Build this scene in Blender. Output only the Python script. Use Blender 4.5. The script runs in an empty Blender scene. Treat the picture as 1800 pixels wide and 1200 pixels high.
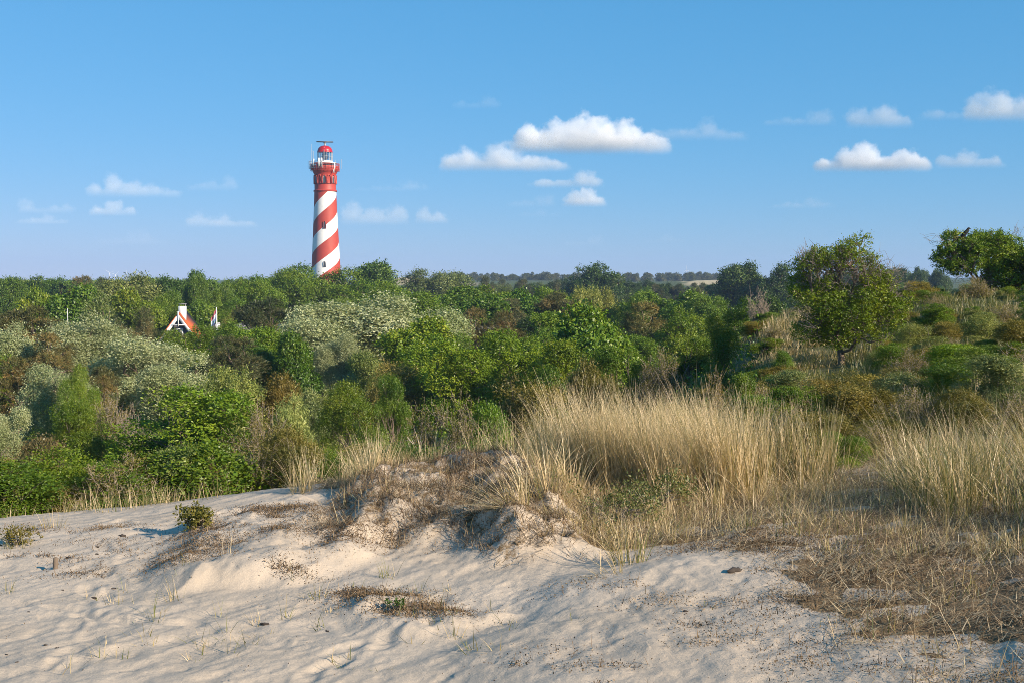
import bpy, math
import numpy as np
from mathutils import Vector

rng = np.random.default_rng(11)
S = bpy.context.scene
COL = S.collection
CAMZ = 11.0
F, CX, CY, HY = 2000.0, 900.0, 600.0, 487.0
PITCH = math.atan((CY - HY) / F)
SUN_EL, SUN_AZ = math.radians(25.0), math.radians(-56.0)   # azimuth of the sun, from +Y towards +X, is 180 + SUN_AZ

# ------------------------------------------------------------------ helpers
def ray(px, py):
    """World direction of a photograph position, scaled to one metre of depth along +Y."""
    x, y = (px - CX) / F, -(py - CY) / F
    c, s = math.cos(PITCH), math.sin(PITCH)
    d = np.array([x, c + y * s, -s + y * c])
    return d / d[1]

def at(px, py, Y):
    d = ray(px, py) * Y
    return float(d[0]), float(d[1]), float(CAMZ + d[2])

def on_plane(px, py, zrel=-1.85):
    d = ray(px, py)
    t = zrel / d[2]
    return float(d[0] * t), float(t)

def link(name, data, parent=None):
    o = bpy.data.objects.new(name, data)
    COL.objects.link(o)
    if parent is not None:
        o.parent = parent
    return o

def tag(o, label=None, cat=None, group=None, kind=None):
    if label: o['label'] = label
    if cat: o['category'] = cat
    if group: o['group'] = group
    if kind: o['kind'] = kind
    return o

def mk_mesh(name, V, Fc, mat=None, attrs=None, smooth=False, mats=None, mi=None):
    V = np.ascontiguousarray(V, dtype=np.float32); Fc = np.ascontiguousarray(Fc, dtype=np.int32)
    nf, k = Fc.shape
    me = bpy.data.meshes.new(name)
    me.vertices.add(len(V)); me.vertices.foreach_set('co', V.ravel())
    me.loops.add(nf * k); me.loops.foreach_set('vertex_index', Fc.ravel())
    me.polygons.add(nf); me.polygons.foreach_set('loop_start', np.arange(0, nf * k, k, dtype=np.int32))
    if mats:
        for m in mats: me.materials.append(m)
        if mi is not None: me.polygons.foreach_set('material_index', np.asarray(mi, dtype=np.int32))
    elif mat: me.materials.append(mat)
    if smooth: me.polygons.foreach_set('use_smooth', np.ones(nf, dtype=bool))
    for an, arr in (attrs or {}).items():
        a = me.attributes.new(an, 'FLOAT', 'POINT')
        a.data.foreach_set('value', np.ascontiguousarray(arr, dtype=np.float32))
    me.update(calc_edges=True)
    return me

def unit(v):
    return v / np.maximum(np.linalg.norm(v, axis=-1, keepdims=True), 1e-9)

# value noise -----------------------------------------------------------
def _h(ix, iy, seed):
    n = (ix.astype(np.int64) * 374761393 + iy.astype(np.int64) * 668265263 + seed * 974634777) & 0x7fffffff
    n = ((n ^ (n >> 13)) * 1274126177) & 0x7fffffff
    n = (n ^ (n >> 16)) & 0xffff
    return n / 65535.0

def vnoise(x, y, seed=0):
    ix, iy = np.floor(x), np.floor(y)
    fx, fy = x - ix, y - iy
    fx = fx * fx * fx * (fx * (fx * 6 - 15) + 10); fy = fy * fy * fy * (fy * (fy * 6 - 15) + 10)
    a, b = _h(ix, iy, seed), _h(ix + 1, iy, seed)
    c, d = _h(ix, iy + 1, seed), _h(ix + 1, iy + 1, seed)
    return (a * (1 - fx) + b * fx) * (1 - fy) + (c * (1 - fx) + d * fx) * fy * 1.0

def fbm(x, y, seed=0, octv=4):
    s, a, t = 0, 1.0, 0
    for i in range(octv):
        s = s + a * (vnoise(x, y, seed + i * 17) - .5); t += a
        x, y = x * 2.03 + 3.1, y * 2.03 + 1.7; a *= .5
    return s / t * 2

def sstep(a, b, x):
    t = np.clip((x - a) / (b - a), 0, 1)
    return t * t * (3 - 2 * t)

def poly_sdf(poly, x, y):
    """Signed distance, positive inside."""
    poly = np.asarray(poly); n = len(poly)
    d = np.full(x.shape, 1e9); ins = np.zeros(x.shape, bool)
    for i in range(n):
        ax, ay = poly[i]; bx, by = poly[(i + 1) % n]
        ex, ey = bx - ax, by - ay
        t = np.clip(((x - ax) * ex + (y - ay) * ey) / (ex * ex + ey * ey + 1e-12), 0, 1)
        d = np.minimum(d, (x - ax - t * ex) ** 2 + (y - ay - t * ey) ** 2)
        cr = ((ay > y) != (by > y)) & (x < (bx - ax) * (y - ay) / (by - ay + 1e-12) + ax)
        ins ^= cr
    d = np.sqrt(d)
    return np.where(ins, d, -d)

# ------------------------------------------------------------------ terrain
T_COL = np.array([-600, 0, 300, 600, 900, 1100, 1200, 1350, 1500, 1700, 1800, 2200, 2800.])
T_ROW = np.array([3, 5, 7, 9, 11, 15, 20, 33, 45, 60, 90, 150, 300, 600, 750, 900, 1300, 3200.])
T_Z = np.array([
 [-1.75,-1.75,-1.75,-1.75,-1.75,-1.7,-1.7,-1.68,-1.65,-1.6,-1.58,-1.4,-1.2],
 [-1.82,-1.82,-1.82,-1.82,-1.80,-1.78,-1.77,-1.76,-1.74,-1.70,-1.66,-1.45,-1.2],
 [-1.9,-1.9,-1.88,-1.86,-1.83,-1.80,-1.79,-1.78,-1.76,-1.72,-1.68,-1.42,-1.15],
 [-2.0,-1.92,-1.9,-1.82,-1.80,-1.8,-1.8,-1.77,-1.74,-1.66,-1.6,-1.3,-1.1],
 [-2.6,-2.4,-2.2,-2.0,-1.86,-1.85,-1.86,-1.85,-1.80,-1.7,-1.64,-1.3,-1.1],
 [-3.9,-3.7,-3.5,-3.3,-3.0,-2.5,-2.35,-2.2,-2.0,-1.7,-1.55,-.6,-.5],
 [-5.0,-4.9,-4.8,-4.7,-4.4,-3.8,-3.3,-2.7,-2.35,-1.9,-1.7,-.7,-.5],
 [-6.6,-6.5,-6.5,-6.4,-6.0,-5.0,-4.3,-3.0,-2.5,-1.75,-1.65,-.9,-.5],
 [-7.6,-7.5,-7.5,-7.4,-7.0,-5.9,-4.4,-1.75,-1.0,-.72,-.7,-.5,-.5],
 [-8.6,-8.6,-8.6,-8.6,-8.4,-7.8,-6.8,-4.2,-2.6,-2.2,-2.2,-2,-2],
 [-9.6,-9.6,-9.6,-9.6,-9.6,-9.4,-9.0,-8.2,-7,-6,-6,-6,-6],
 [-10.6,-10.6,-10.6,-10.6,-10.6,-10.6,-10.4,-10,-9.6,-9.4,-9.4,-9.4,-9.4],
 [-10.6,-10.8,-10.8,-10.8,-10.8,-10.8,-10.6,-10.4,-10.4,-10.4,-10.4,-10.4,-10.4],
 [-10,-10,-10,-10,-10,-10,-9.5,-8.5,-9,-9.5,-9.5,-9.5,-9.5],
 [-9,-9,-9,-8.5,-5,-4,-2.6,-1.4,-5,-7,-7,-7,-7],
 [-9,-9,-9,-7,-3.2,-4,-4.2,-3,-4,-5,-5,-5,-5],
 [-9,-9,-9,-7,-3.5,-3.5,-3.5,-3,-4,-4,-4,-4,-4],
 [-9,-9,-9,-7,-4,-4,-4,-4,-4,-4,-4,-4,-4]])
# raised sand hummocks, outlines given where they stand on the sand
HUM_A = [on_plane(*p) for p in [(262,1000),(300,948),(335,912),(430,895),(560,872),(640,985),(530,1015),(430,1022),(330,1030)]]
HUM_B = [on_plane(*p) for p in [(580,965),(592,880),(650,845),(870,825),(1010,860),(1060,985),(930,1000),(840,990),(760,962),(680,955)]]
HUM_C = [on_plane(*p) for p in [(870,1130),(985,1052),(1100,1012),(1200,978),(1330,930),(1800,900),(2100,1000),(2100,1500),(900,1500)]]
HUM_D = [on_plane(*p) for p in [(570,1075),(600,1040),(700,1050),(880,1085),(840,1115),(700,1120)]]

_fr = np.random.default_rng(8); PRINTS = []
for (pa, pb, cnt) in (((215, 905), (120, 1190), 15), ((560, 1190), (760, 1060), 8), ((1010, 1190), (1180, 1040), 7), ((40, 1060), (420, 1120), 8)):
    for q in range(cnt):
        t = q / (cnt - 1); w_ = on_plane(pa[0] + (pb[0] - pa[0]) * t + (13 if q % 2 else -13) + _fr.normal(0, 8), pa[1] + (pb[1] - pa[1]) * t + _fr.normal(0, 6))
        a0, a1 = on_plane(*pa), on_plane(*pb)
        PRINTS.append((w_[0], w_[1], math.atan2(a1[1] - a0[1], a1[0] - a0[0]) + _fr.normal(0, .25)))

def _cr(p0, p1, p2, p3, t):
    return p1 + .5 * t * (p2 - p0 + t * (2 * p0 - 5 * p1 + 4 * p2 - p3 + t * (3 * (p1 - p2) + p3 - p0)))

def base_h(x, y):
    yy = np.maximum(y, 3.0)
    c = np.interp(np.clip(CX + F * x / np.maximum(y, 1.6), -600, 2800), T_COL, np.arange(len(T_COL)))
    r = np.interp(np.log(yy), np.log(T_ROW), np.arange(len(T_ROW)))
    nc, nr = len(T_COL), len(T_ROW)
    ci, ri = np.minimum(c.astype(int), nc - 2), np.minimum(r.astype(int), nr - 2)
    tc, tr = c - ci, r - ri
    rows = []
    for k in (-1, 0, 1, 2):
        rr = np.clip(ri + k, 0, nr - 1)
        g = lambda q: T_Z[rr, np.clip(ci + q, 0, nc - 1)]
        rows.append(_cr(g(-1), g(0), g(1), g(2), tc))
    return _cr(*rows, tr)

def worley(x, y, seed, jitter=1.0):
    ix, iy = np.floor(x), np.floor(y)
    best = np.full(x.shape, 9.0); idv = np.zeros(x.shape)
    for dx in (-1, 0, 1):
        for dy in (-1, 0, 1):
            jx, jy = ix + dx, iy + dy
            px_, py_ = jx + .5 + (_h(jx, jy, seed) - .5) * jitter, jy + .5 + (_h(jx, jy, seed + 5) - .5) * jitter
            d = np.hypot(x - px_, y - py_)
            m = d < best
            best = np.where(m, d, best); idv = np.where(m, _h(jx, jy, seed + 9), idv)
    return best, idv

def height(x, y, micro=True):
    x = np.atleast_1d(np.asarray(x, float)); y = np.atleast_1d(np.asarray(y, float))
    z = base_h(x, y)
    far = sstep(10, 60, np.hypot(x, y))
    z = z + fbm(x * .11, y * .11, 3, 3) * (.10 + .5 * far) * sstep(3, 14, np.hypot(x, y))
    dune = sstep(500, 800, y)
    z = z + dune * fbm(x * .006, y * .004, 21, 3) * 1.6
    z = z + 7.0 * np.exp(-((x + 74) / 24.) ** 2 - ((y - 800) / 45.) ** 2)
    near = (np.abs(x) < 9) & (y > 3) & (y < 13.5)
    if near.any():
        xn, yn = x[near], y[near]
        w1, w2 = fbm(xn * 1.3, yn * 1.3, 41, 3) * .16, fbm(xn * 1.3 + 9, yn * 1.3, 47, 3) * .16
        add = np.zeros(xn.shape)
        cov = np.zeros(xn.shape)
        for poly, hgt, a, b, rough in ((HUM_A, .11, -.14, .26, .06), (HUM_B, .15, -.12, .30, .17), (HUM_C, .07, -.25, .36, .02), (HUM_D, .06, -.1, .2, .08)):
            d = poly_sdf(poly, xn + w1, yn + w2)
            k = sstep(a, b, d)
            add += hgt * k + k * rough * fbm(xn * 3.1, yn * 3.1, 51, 4)
            cov = np.maximum(cov, k)
        cx_, cy_ = on_plane(900, 1095)
        add -= .03 * np.exp(-(((xn - cx_) / .8) ** 2 + ((yn - cy_) / .45) ** 2))
        if micro:
            fade = 1 - sstep(10.5, 13, yn)
            u, v = xn * .545 + yn * .84, -xn * .84 + yn * .545      # trampled, wind combed sand: long low waves
            m = .024 * fbm(u * .9, v * 1.9, 61, 4) + .015 * (1 - np.abs(fbm(u * 1.6 + 4 + .5 * fbm(xn, yn, 63, 2), v * 4.2, 67, 4)) * 2)
            d1, id1 = worley(xn * 3.4, yn * 3.4, 71)
            m -= np.where(id1 > .72, .012, 0) * (1 - sstep(.12, .42, d1))
            m += np.where(id1 > .72, .004, 0) * np.exp(-((d1 - .45) / .1) ** 2)
            d2, id2 = worley(xn * 8, yn * 8, 79)
            m -= np.where(id2 > .7, .006, 0) * (1 - sstep(.1, .4, d2))
            for fx_, fy_, fa_ in PRINTS:      # footprints
                cx2, sx2 = math.cos(fa_), math.sin(fa_); dx_, dy_ = xn - fx_, yn - fy_
                k = np.abs(dx_) + np.abs(dy_) < .5
                if not k.any(): continue
                q = np.hypot((dx_[k] * cx2 + dy_[k] * sx2) / .15, (-dx_[k] * sx2 + dy_[k] * cx2) / .062)
                m[k] += -.015 * (1 - sstep(.35, 1.15, q)) + .004 * np.exp(-((q - 1.3) / .3) ** 2)
            m += .006 * fbm(u * 6, v * 13, 83, 3) + .003 * fbm(xn * 25, yn * 25, 85, 2)
            add += m * .75 * fade * (1 - .5 * cov) + fade * cov * .006 * fbm(xn * 11, yn * 11, 91, 3)
        z[near] += add
    return CAMZ + z

def gz(x, y):
    return float(height(x, y)[0])

# outlines of what lies on the sand
def wpoly(pts): return [on_plane(*p) for p in pts]
SAND = wpoly([(-900,925),(0,908),(150,893),(300,884),(430,868),(600,858),(720,838),(860,828),(960,850),(1000,985),(1195,972),(1260,1000),(1340,1020),(1400,1060),(1430,1105),(1490,1140),(1560,1180),(1640,1260),(1700,1600),(-900,1600)])
BARE = [wpoly(p) for p in ([(1330,955),(1420,950),(1440,985),(1350,995)], [(1500,1085),(1570,1080),(1580,1105),(1520,1108)], [(1690,1000),(1740,995),(1730,1025)], [(1560,1135),(1640,1130),(1660,1160),(1590,1160)], [(1420,920),(1500,915),(1510,935),(1430,938)], [(1760,990),(1800,990),(1800,1010)])]
ROOTY = wpoly([(575,960),(590,875),(660,845),(850,838),(960,850),(1010,985),(930,992),(840,985),(770,950),(690,965)])

def litter_amount(x, y):
    """How much dry plant litter covers the sand here, 0 to 1."""
    wx, wy = x + fbm(x * 2.2, y * 2.2, 101, 4) * .25, y + fbm(x * 2.2 + 7, y * 2.2, 107, 4) * .25
    l = 1 - sstep(-.30, .26, poly_sdf(SAND, wx, wy) + .22 * fbm(x * 5, y * 5, 113, 3))
    col = CX + F * x / np.maximum(y, 1); l = l * np.where(y > 8.3, sstep(480, 640, col), 1)
    for b in BARE: l = l * (1 - .9 * sstep(-.08, .06, poly_sdf(b, wx, wy)))
    l = l * (1 - .75 * sstep(.12, .42, fbm(x * 1.5 + 3, y * 2.6, 119, 4)))
    l = np.maximum(l, .42 * sstep(-.1, .15, poly_sdf(ROOTY, wx, wy)))
    return l

# ------------------------------------------------------------------ materials
def new_mat(name):
    m = bpy.data.materials.new(name); m.use_nodes = True
    nt = m.node_tree; nt.nodes.clear()
    return m, nt, nt.nodes.new('ShaderNodeOutputMaterial')

def N(nt, typ, **kw):
    n = nt.nodes.new(typ)
    for k, v in kw.items():
        if k.startswith('i_'): n.inputs[k[2:].replace('_', ' ')].default_value = v
        else: setattr(n, k, v)
    return n

def simple(name, col, rough=.6, metallic=0, noise=.12, scale=4.0, bump=0.0):
    m, nt, out = new_mat(name)
    b = N(nt, 'ShaderNodeBsdfPrincipled'); b.inputs['Roughness'].default_value = rough; b.inputs['Metallic'].default_value = metallic
    tc = N(nt, 'ShaderNodeTexCoord'); nz = N(nt, 'ShaderNodeTexNoise', i_Scale=scale, i_Detail=5.0)
    nt.links.new(tc.outputs['Object'], nz.inputs['Vector'])
    mx = N(nt, 'ShaderNodeMix', data_type='RGBA')
    mx.inputs[6].default_value = (*[c * (1 - noise) for c in col], 1); mx.inputs[7].default_value = (*[min(1, c * (1 + noise)) for c in col], 1)
    nt.links.new(nz.outputs['Fac'], mx.inputs[0]); nt.links.new(mx.outputs[2], b.inputs['Base Color'])
    if bump:
        bp = N(nt, 'ShaderNodeBump', i_Strength=bump, i_Distance=.05)
        nt.links.new(nz.outputs['Fac'], bp.inputs['Height']); nt.links.new(bp.outputs[0], b.inputs['Normal'])
    nt.links.new(b.outputs[0], out.inputs[0])
    return m

def leaf_mat(name, stops, back=None, translucent=.22, gloss=.03, rough=.45):
    """Leaves: a colour per leaf (attribute tint) times the plant's own object colour."""
    m, nt, out = new_mat(name); L = nt.links.new
    at_ = N(nt, 'ShaderNodeAttribute', attribute_name='tint')
    cr = N(nt, 'ShaderNodeValToRGB'); el = cr.color_ramp.elements
    el[0].position, el[0].color = stops[0][0], (*stops[0][1], 1)
    el[1].position, el[1].color = stops[-1][0], (*stops[-1][1], 1)
    for p, c in stops[1:-1]:
        e = el.new(p); e.color = (*c, 1)
    L(at_.outputs['Fac'], cr.inputs[0])
    oi = N(nt, 'ShaderNodeObjectInfo')
    mu = N(nt, 'ShaderNodeMix', data_type='RGBA', blend_type='MULTIPLY'); mu.inputs[0].default_value = 1
    L(cr.outputs[0], mu.inputs[6]); L(oi.outputs['Color'], mu.inputs[7])
    col = mu.outputs[2]
    if back:
        ge = N(nt, 'ShaderNodeNewGeometry'); bk = N(nt, 'ShaderNodeMix', data_type='RGBA')
        L(ge.outputs['Backfacing'], bk.inputs[0]); L(col, bk.inputs[6]); bk.inputs[7].default_value = (*back, 1)
        col = bk.outputs[2]
    d = N(nt, 'ShaderNodeBsdfDiffuse'); t = N(nt, 'ShaderNodeBsdfTranslucent'); g = N(nt, 'ShaderNodeBsdfGlossy'); g.inputs['Roughness'].default_value = rough
    tm = N(nt, 'ShaderNodeMix', data_type='RGBA', blend_type='MULTIPLY'); tm.inputs[0].default_value = 1; tm.inputs[7].default_value = (1.35, 1.3, .5, 1)
    L(col, d.inputs[0]); L(col, tm.inputs[6]); L(tm.outputs[2], t.inputs[0])
    m1 = N(nt, 'ShaderNodeMixShader'); m1.inputs[0].default_value = translucent
    L(d.outputs[0], m1.inputs[1]); L(t.outputs[0], m1.inputs[2])
    m2 = N(nt, 'ShaderNodeMixShader'); m2.inputs[0].default_value = gloss
    L(m1.outputs[0], m2.inputs[1]); L(g.outputs[0], m2.inputs[2]); L(m2.outputs[0], out.inputs[0])
    return m

M = {}
M['bark'] = simple('bark', (.16, .12, .085), .9, noise=.45, scale=7, bump=.4)
M['twig'] = simple('grey_twig', (.21, .175, .135), .9, noise=.3, scale=9)
M['twig_pink'] = simple('pinkish_twig', (.34, .27, .20), .9, noise=.3, scale=9)
M['pale_wood'] = simple('pale_dead_wood', (.50, .43, .35), .85, noise=.3, scale=9)
# foliage
M['broad'] = leaf_mat('broad_leaf', [(0, (0.066, 0.125, 0.012)), (.5, (0.113, 0.192, 0.014)), (1, (0.217, 0.274, 0.024))])
M['bright'] = leaf_mat('bright_leaf', [(0, (0.071, 0.139, 0.010)), (.6, (0.135, 0.215, 0.015)), (1, (0.246, 0.290, 0.025))], gloss=.04)
M['olive'] = leaf_mat('olive_leaf', [(0, (0.098, 0.096, 0.021)), (.5, (0.181, 0.162, 0.035)), (1, (0.306, 0.239, 0.060))])
M['grey'] = leaf_mat('greygreen_leaf', [(0, (0.097, 0.131, 0.043)), (.5, (0.178, 0.216, 0.066)), (1, (0.330, 0.341, 0.117))])
M['poplar'] = leaf_mat('silver_leaf', [(0, (.12, .155, .05)), (.45, (.23, .26, .11)), (.8, (.38, .41, .21)), (1, (.52, .53, .33))], back=(.42, .45, .27), translucent=.22)
M['pine'] = leaf_mat('pine_needle', [(0, (0.040, 0.059, 0.022)), (.5, (0.099, 0.117, 0.041)), (.8, (0.185, 0.157, 0.061)), (1, (0.283, 0.213, 0.085))], translucent=.12)
M['dark'] = leaf_mat('dark_leaf', [(0, (0.037, 0.071, 0.013)), (.6, (0.065, 0.114, 0.020)), (1, (0.124, 0.175, 0.028))])
M['rust'] = leaf_mat('rust_leaf', [(0, (0.067, 0.076, 0.026)), (.5, (0.168, 0.135, 0.053)), (1, (0.302, 0.198, 0.088))])
M['grass'] = leaf_mat('dune_grass_blade', [(0, (.105, .125, .034)), (.22, (.195, .195, .058)), (.36, (0.336, 0.264, 0.105)), (.6, (.53, .40, .24)), (.85, (.68, .54, .335)), (1, (0.762, 0.627, 0.399))], translucent=.25, gloss=.04)
M['litter'] = leaf_mat('dry_litter', [(0, (.065, .045, .03)), (.35, (.17, .115, .068)), (.65, (.36, .26, .15)), (1, (.60, .48, .30))], translucent=.08, gloss=.01)

def ground_material():
    m, nt, out = new_mat('sand_and_soil'); L = nt.links.new
    b = N(nt, 'ShaderNodeBsdfPrincipled'); b.inputs['Roughness'].default_value = .95; b.inputs['Specular IOR Level'].default_value = .15
    tc = N(nt, 'ShaderNodeTexCoord')
    def noise(sc, det=6, rough=.6):
        n = N(nt, 'ShaderNodeTexNoise', i_Scale=sc, i_Detail=float(det), i_Roughness=rough); L(tc.outputs['Object'], n.inputs['Vector']); return n
    def ramp(src, a, ca, bb, cb):
        r = N(nt, 'ShaderNodeValToRGB'); r.color_ramp.elements[0].position = a; r.color_ramp.elements[1].position = bb
        r.color_ramp.elements[0].color = (*ca, 1); r.color_ramp.elements[1].color = (*cb, 1); L(src, r.inputs[0]); return r
    sand = ramp(noise(.9).outputs['Fac'], .3, (.445, .37, .285), .7, (.54, .455, .36))
    grain = ramp(noise(260, 3).outputs['Fac'], .3, (.80, .78, .76), .7, (1.12, 1.12, 1.12))
    sg = N(nt, 'ShaderNodeMix', data_type='RGBA', blend_type='MULTIPLY'); sg.inputs[0].default_value = .8; L(sand.outputs[0], sg.inputs[6]); L(grain.outputs[0], sg.inputs[7])
    lit = ramp(noise(9, 8, .7).outputs['Fac'], .35, (.10, .062, .032), .68, (.33, .235, .13))
    a1 = N(nt, 'ShaderNodeAttribute', attribute_name='litter')
    thr = N(nt, 'ShaderNodeMath', operation='ADD'); nn = noise(6, 8, .75)
    L(a1.outputs['Fac'], thr.inputs[0]); L(nn.outputs['Fac'], thr.inputs[1])
    th = ramp(thr.outputs[0], .92, (0, 0, 0), 1.18, (1, 1, 1))
    m1 = N(nt, 'ShaderNodeMix', data_type='RGBA'); L(th.outputs[0], m1.inputs[0]); L(sg.outputs[2], m1.inputs[6]); L(lit.outputs[0], m1.inputs[7])
    soil = ramp(noise(1.3, 8, .7).outputs['Fac'], .35, (.05, .065, .022), .7, (.16, .14, .065))
    a2 = N(nt, 'ShaderNodeAttribute', attribute_name='soil')
    m2 = N(nt, 'ShaderNodeMix', data_type='RGBA'); L(a2.outputs['Fac'], m2.inputs[0]); L(m1.outputs[2], m2.inputs[6]); L(soil.outputs[0], m2.inputs[7])
    a4 = N(nt, 'ShaderNodeAttribute', attribute_name='farsand'); fa = N(nt, 'ShaderNodeMath', operation='MULTIPLY_ADD'); L(a4.outputs['Fac'], fa.inputs[0]); fa.inputs[1].default_value = .62; L(noise(.03, 6, .65).outputs['Fac'], fa.inputs[2])
    fard = ramp(fa.outputs[0], .80, (.085, .105, .04), .98, (.50, .40, .23))
    a3 = N(nt, 'ShaderNodeAttribute', attribute_name='fardune')
    m3 = N(nt, 'ShaderNodeMix', data_type='RGBA'); L(a3.outputs['Fac'], m3.inputs[0]); L(m2.outputs[2], m3.inputs[6]); L(fard.outputs[0], m3.inputs[7])
    L(m3.outputs[2], b.inputs['Base Color'])
    bp = N(nt, 'ShaderNodeBump', i_Strength=.5, i_Distance=.014); L(noise(45, 7, .7).outputs['Fac'], bp.inputs['Height']); L(bp.outputs[0], b.inputs['Normal'])
    L(b.outputs[0], out.inputs[0])
    return m
M['ground'] = ground_material()

# ------------------------------------------------------------------ ground sheet (one polar sheet, fine where the sand is)
def build_ground():
    a_f = np.arange(-33, 33.01, .055)
    a = np.concatenate([np.arange(-180, -60, 5.), np.arange(-60, -33, .6), a_f, np.arange(33.6, 60, .6), np.arange(60, 180, 5.)])
    r = [.6, 1.2, 2, 2.6]
    while r[-1] < 3200:
        d = r[-1]
        if d < 4.2: s = .15
        elif d < 13: s = .016 + .0016 * (d - 4.2)
        else: s = min(.03 + (d - 13) * .03, d * .03)
        r.append(d + s)
    r = np.array(r)
    R, A = np.meshgrid(r, np.radians(a), indexing='ij')
    X, Y = (R * np.sin(A)).ravel(), (R * np.cos(A)).ravel()
    Z = height(X, Y)
    nr, na = R.shape
    V = np.stack([X, Y, Z], 1)
    i, j = np.meshgrid(np.arange(nr - 1), np.arange(na), indexing='ij')
    j2 = (j + 1) % na
    Fq = np.stack([i * na + j, (i + 1) * na + j, (i + 1) * na + j2, i * na + j2], -1).reshape(-1, 4)[:, ::-1]
    # closing fan at the centre
    lit = np.zeros(len(X)); n = (np.abs(X) < 14) & (Y > -3) & (Y < 16)
    lit[n] = litter_amount(X[n], Y[n])
    soil = sstep(10.9, 12.6, Y + fbm(X * .8, Y * .8, 131, 3) * .7 + sstep(-.4, 2, -X) * 1.0 - sstep(1.0, 4, X) * 2.0)
    soil = np.where(Y < 0, 0, soil)
    fd = sstep(560, 640, Y)
    pxx = CX + F * X / np.maximum(Y, 1)
    fs = np.exp(-((X + 74) / 30.) ** 2 - ((Y - 790) / 60.) ** 2) + np.exp(-((pxx - 1240) / 60.) ** 2 - ((Y - 730) / 70.) ** 2) + .7 * np.exp(-((pxx - 820) / 45.) ** 2 - ((Y - 800) / 60.) ** 2) + .8 * np.exp(-((pxx - 1085) / 30.) ** 2 - ((Y - 760) / 60.) ** 2)
    me = mk_mesh('ground', V, Fq, M['ground'], {'litter': lit, 'soil': soil, 'fardune': fd, 'farsand': np.where(Y > 500, np.clip(fs, 0, 1), 0)}, smooth=True)
    return tag(link('dune_ground', me), kind='structure')
# ------------------------------------------------------------------ plant parts
def tubes(paths, sides=5):
    """paths: list of (points Nx3, radii N). Returns V, F (quads)."""
    Vs, Fs, off = [], [], 0
    ang = np.arange(sides) * 2 * math.pi / sides
    for P, r in paths:
        P = np.asarray(P, float); r = np.asarray(r, float); n = len(P)
        T = np.gradient(P, axis=0); T = unit(T)
        ref = np.where(np.abs(T[:, 2:3]) > .9, np.array([[1., 0, 0]]), np.array([[0., 0, 1]]))
        U = unit(np.cross(T, ref)); W = np.cross(T, U)
        ring = P[:, None] + r[:, None, None] * (np.cos(ang)[None, :, None] * U[:, None] + np.sin(ang)[None, :, None] * W[:, None])
        Vs.append(ring.reshape(-1, 3))
        i, j = np.meshgrid(np.arange(n - 1), np.arange(sides), indexing='ij')
        j2 = (j + 1) % sides
        Fs.append(np.stack([i * sides + j, i * sides + j2, (i + 1) * sides + j2, (i + 1) * sides + j], -1).reshape(-1, 4) + off)
        off += n * sides
    return np.concatenate(Vs), np.concatenate(Fs)

def leaves(P, D, Nn, L, W, tint):
    """Diamond leaves at P pointing along D with plane normals near Nn."""
    Sd = unit(np.cross(D, Nn)); n = len(P)
    up = np.cross(Sd, D)
    L = L[:, None]; W = W[:, None]
    V = np.stack([P, P + D * L * .45 + Sd * W * .5 + up * W * .12, P + D * L, P + D * L * .45 - Sd * W * .5 + up * W * .12], 1).reshape(-1, 3)
    Fc = np.arange(n * 4).reshape(-1, 4)
    return V, Fc, np.repeat(tint, 4)

def rdir(r, n, upb=0.0):
    v = unit(r.normal(size=(n, 3))); v[:, 2] += upb
    return unit(v)

def limb(r, a, b, ra, rb, n=5, wob=.06):
    t = np.linspace(0, 1, n)[:, None]
    a, b = np.asarray(a, float), np.asarray(b, float)
    d = np.linalg.norm(b - a)
    P = a + (b - a) * t + r.normal(size=(n, 3)) * wob * d * np.sin(t * math.pi)
    P[:, 2] += (np.sin(t[:, 0] * math.pi) * .10 * d)
    return P, ra + (rb - ra) * t[:, 0]

def make_crown(seed, shape, lobes, sprigs, per, leaf, aspect=.55, sprig_len=.07, upb=.35, z0=.25, lobe_r=(.13, .24), droop=0.0, fill=.78, mixlobe=.16, keep=None):
    """Unit crown: x, y within about half a unit, top at z = 1, bottom at z0. shape(z) gives the half width at height z."""
    r = np.random.default_rng(seed)
    C, R = [], []
    # the crown is a clump of a few masses of unequal height, each carrying its own lobes
    nm = int(r.integers(4, 7)); ms = []
    for k in range(nm):
        a = 2 * math.pi * k / nm + r.uniform(-.5, .5); q = r.uniform(.12, .30) if k else .05
        mr = r.uniform(.17, .27) * (1.15 if k == 0 else 1); mt = 1.0 if k == 0 else r.uniform(.62, .98)
        ms.append((math.cos(a) * q, math.sin(a) * q, mr, mt))
    tries = 0
    while len(C) < lobes and tries < 8000:
        tries += 1
        mx, my, mr, mt = ms[int(r.integers(nm))]
        rad = lobe_r[0] * .75 + (lobe_r[1] * 1.1 - lobe_r[0] * .75) * r.random() ** 1.6
        t = r.uniform(0, 1); z = z0 + (mt - z0) * t
        w = mr * (shape(t) + .25) ; a = r.uniform(0, 2 * math.pi)
        w2 = max(w - rad * .55, 0) * math.sqrt(r.uniform(.35, 1))
        c = np.array([mx + math.cos(a) * w2, my + math.sin(a) * w2, min(max(z, z0 + rad * .6), mt - rad * .75)])
        if keep is not None and not keep(c): continue
        C.append(c); R.append(rad)
    C, R = np.array(C), np.array(R)
    return crown_from_lobes(r, C, R, sprigs, per, leaf, aspect, sprig_len, upb, droop, fill, mixlobe), C, R

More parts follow.
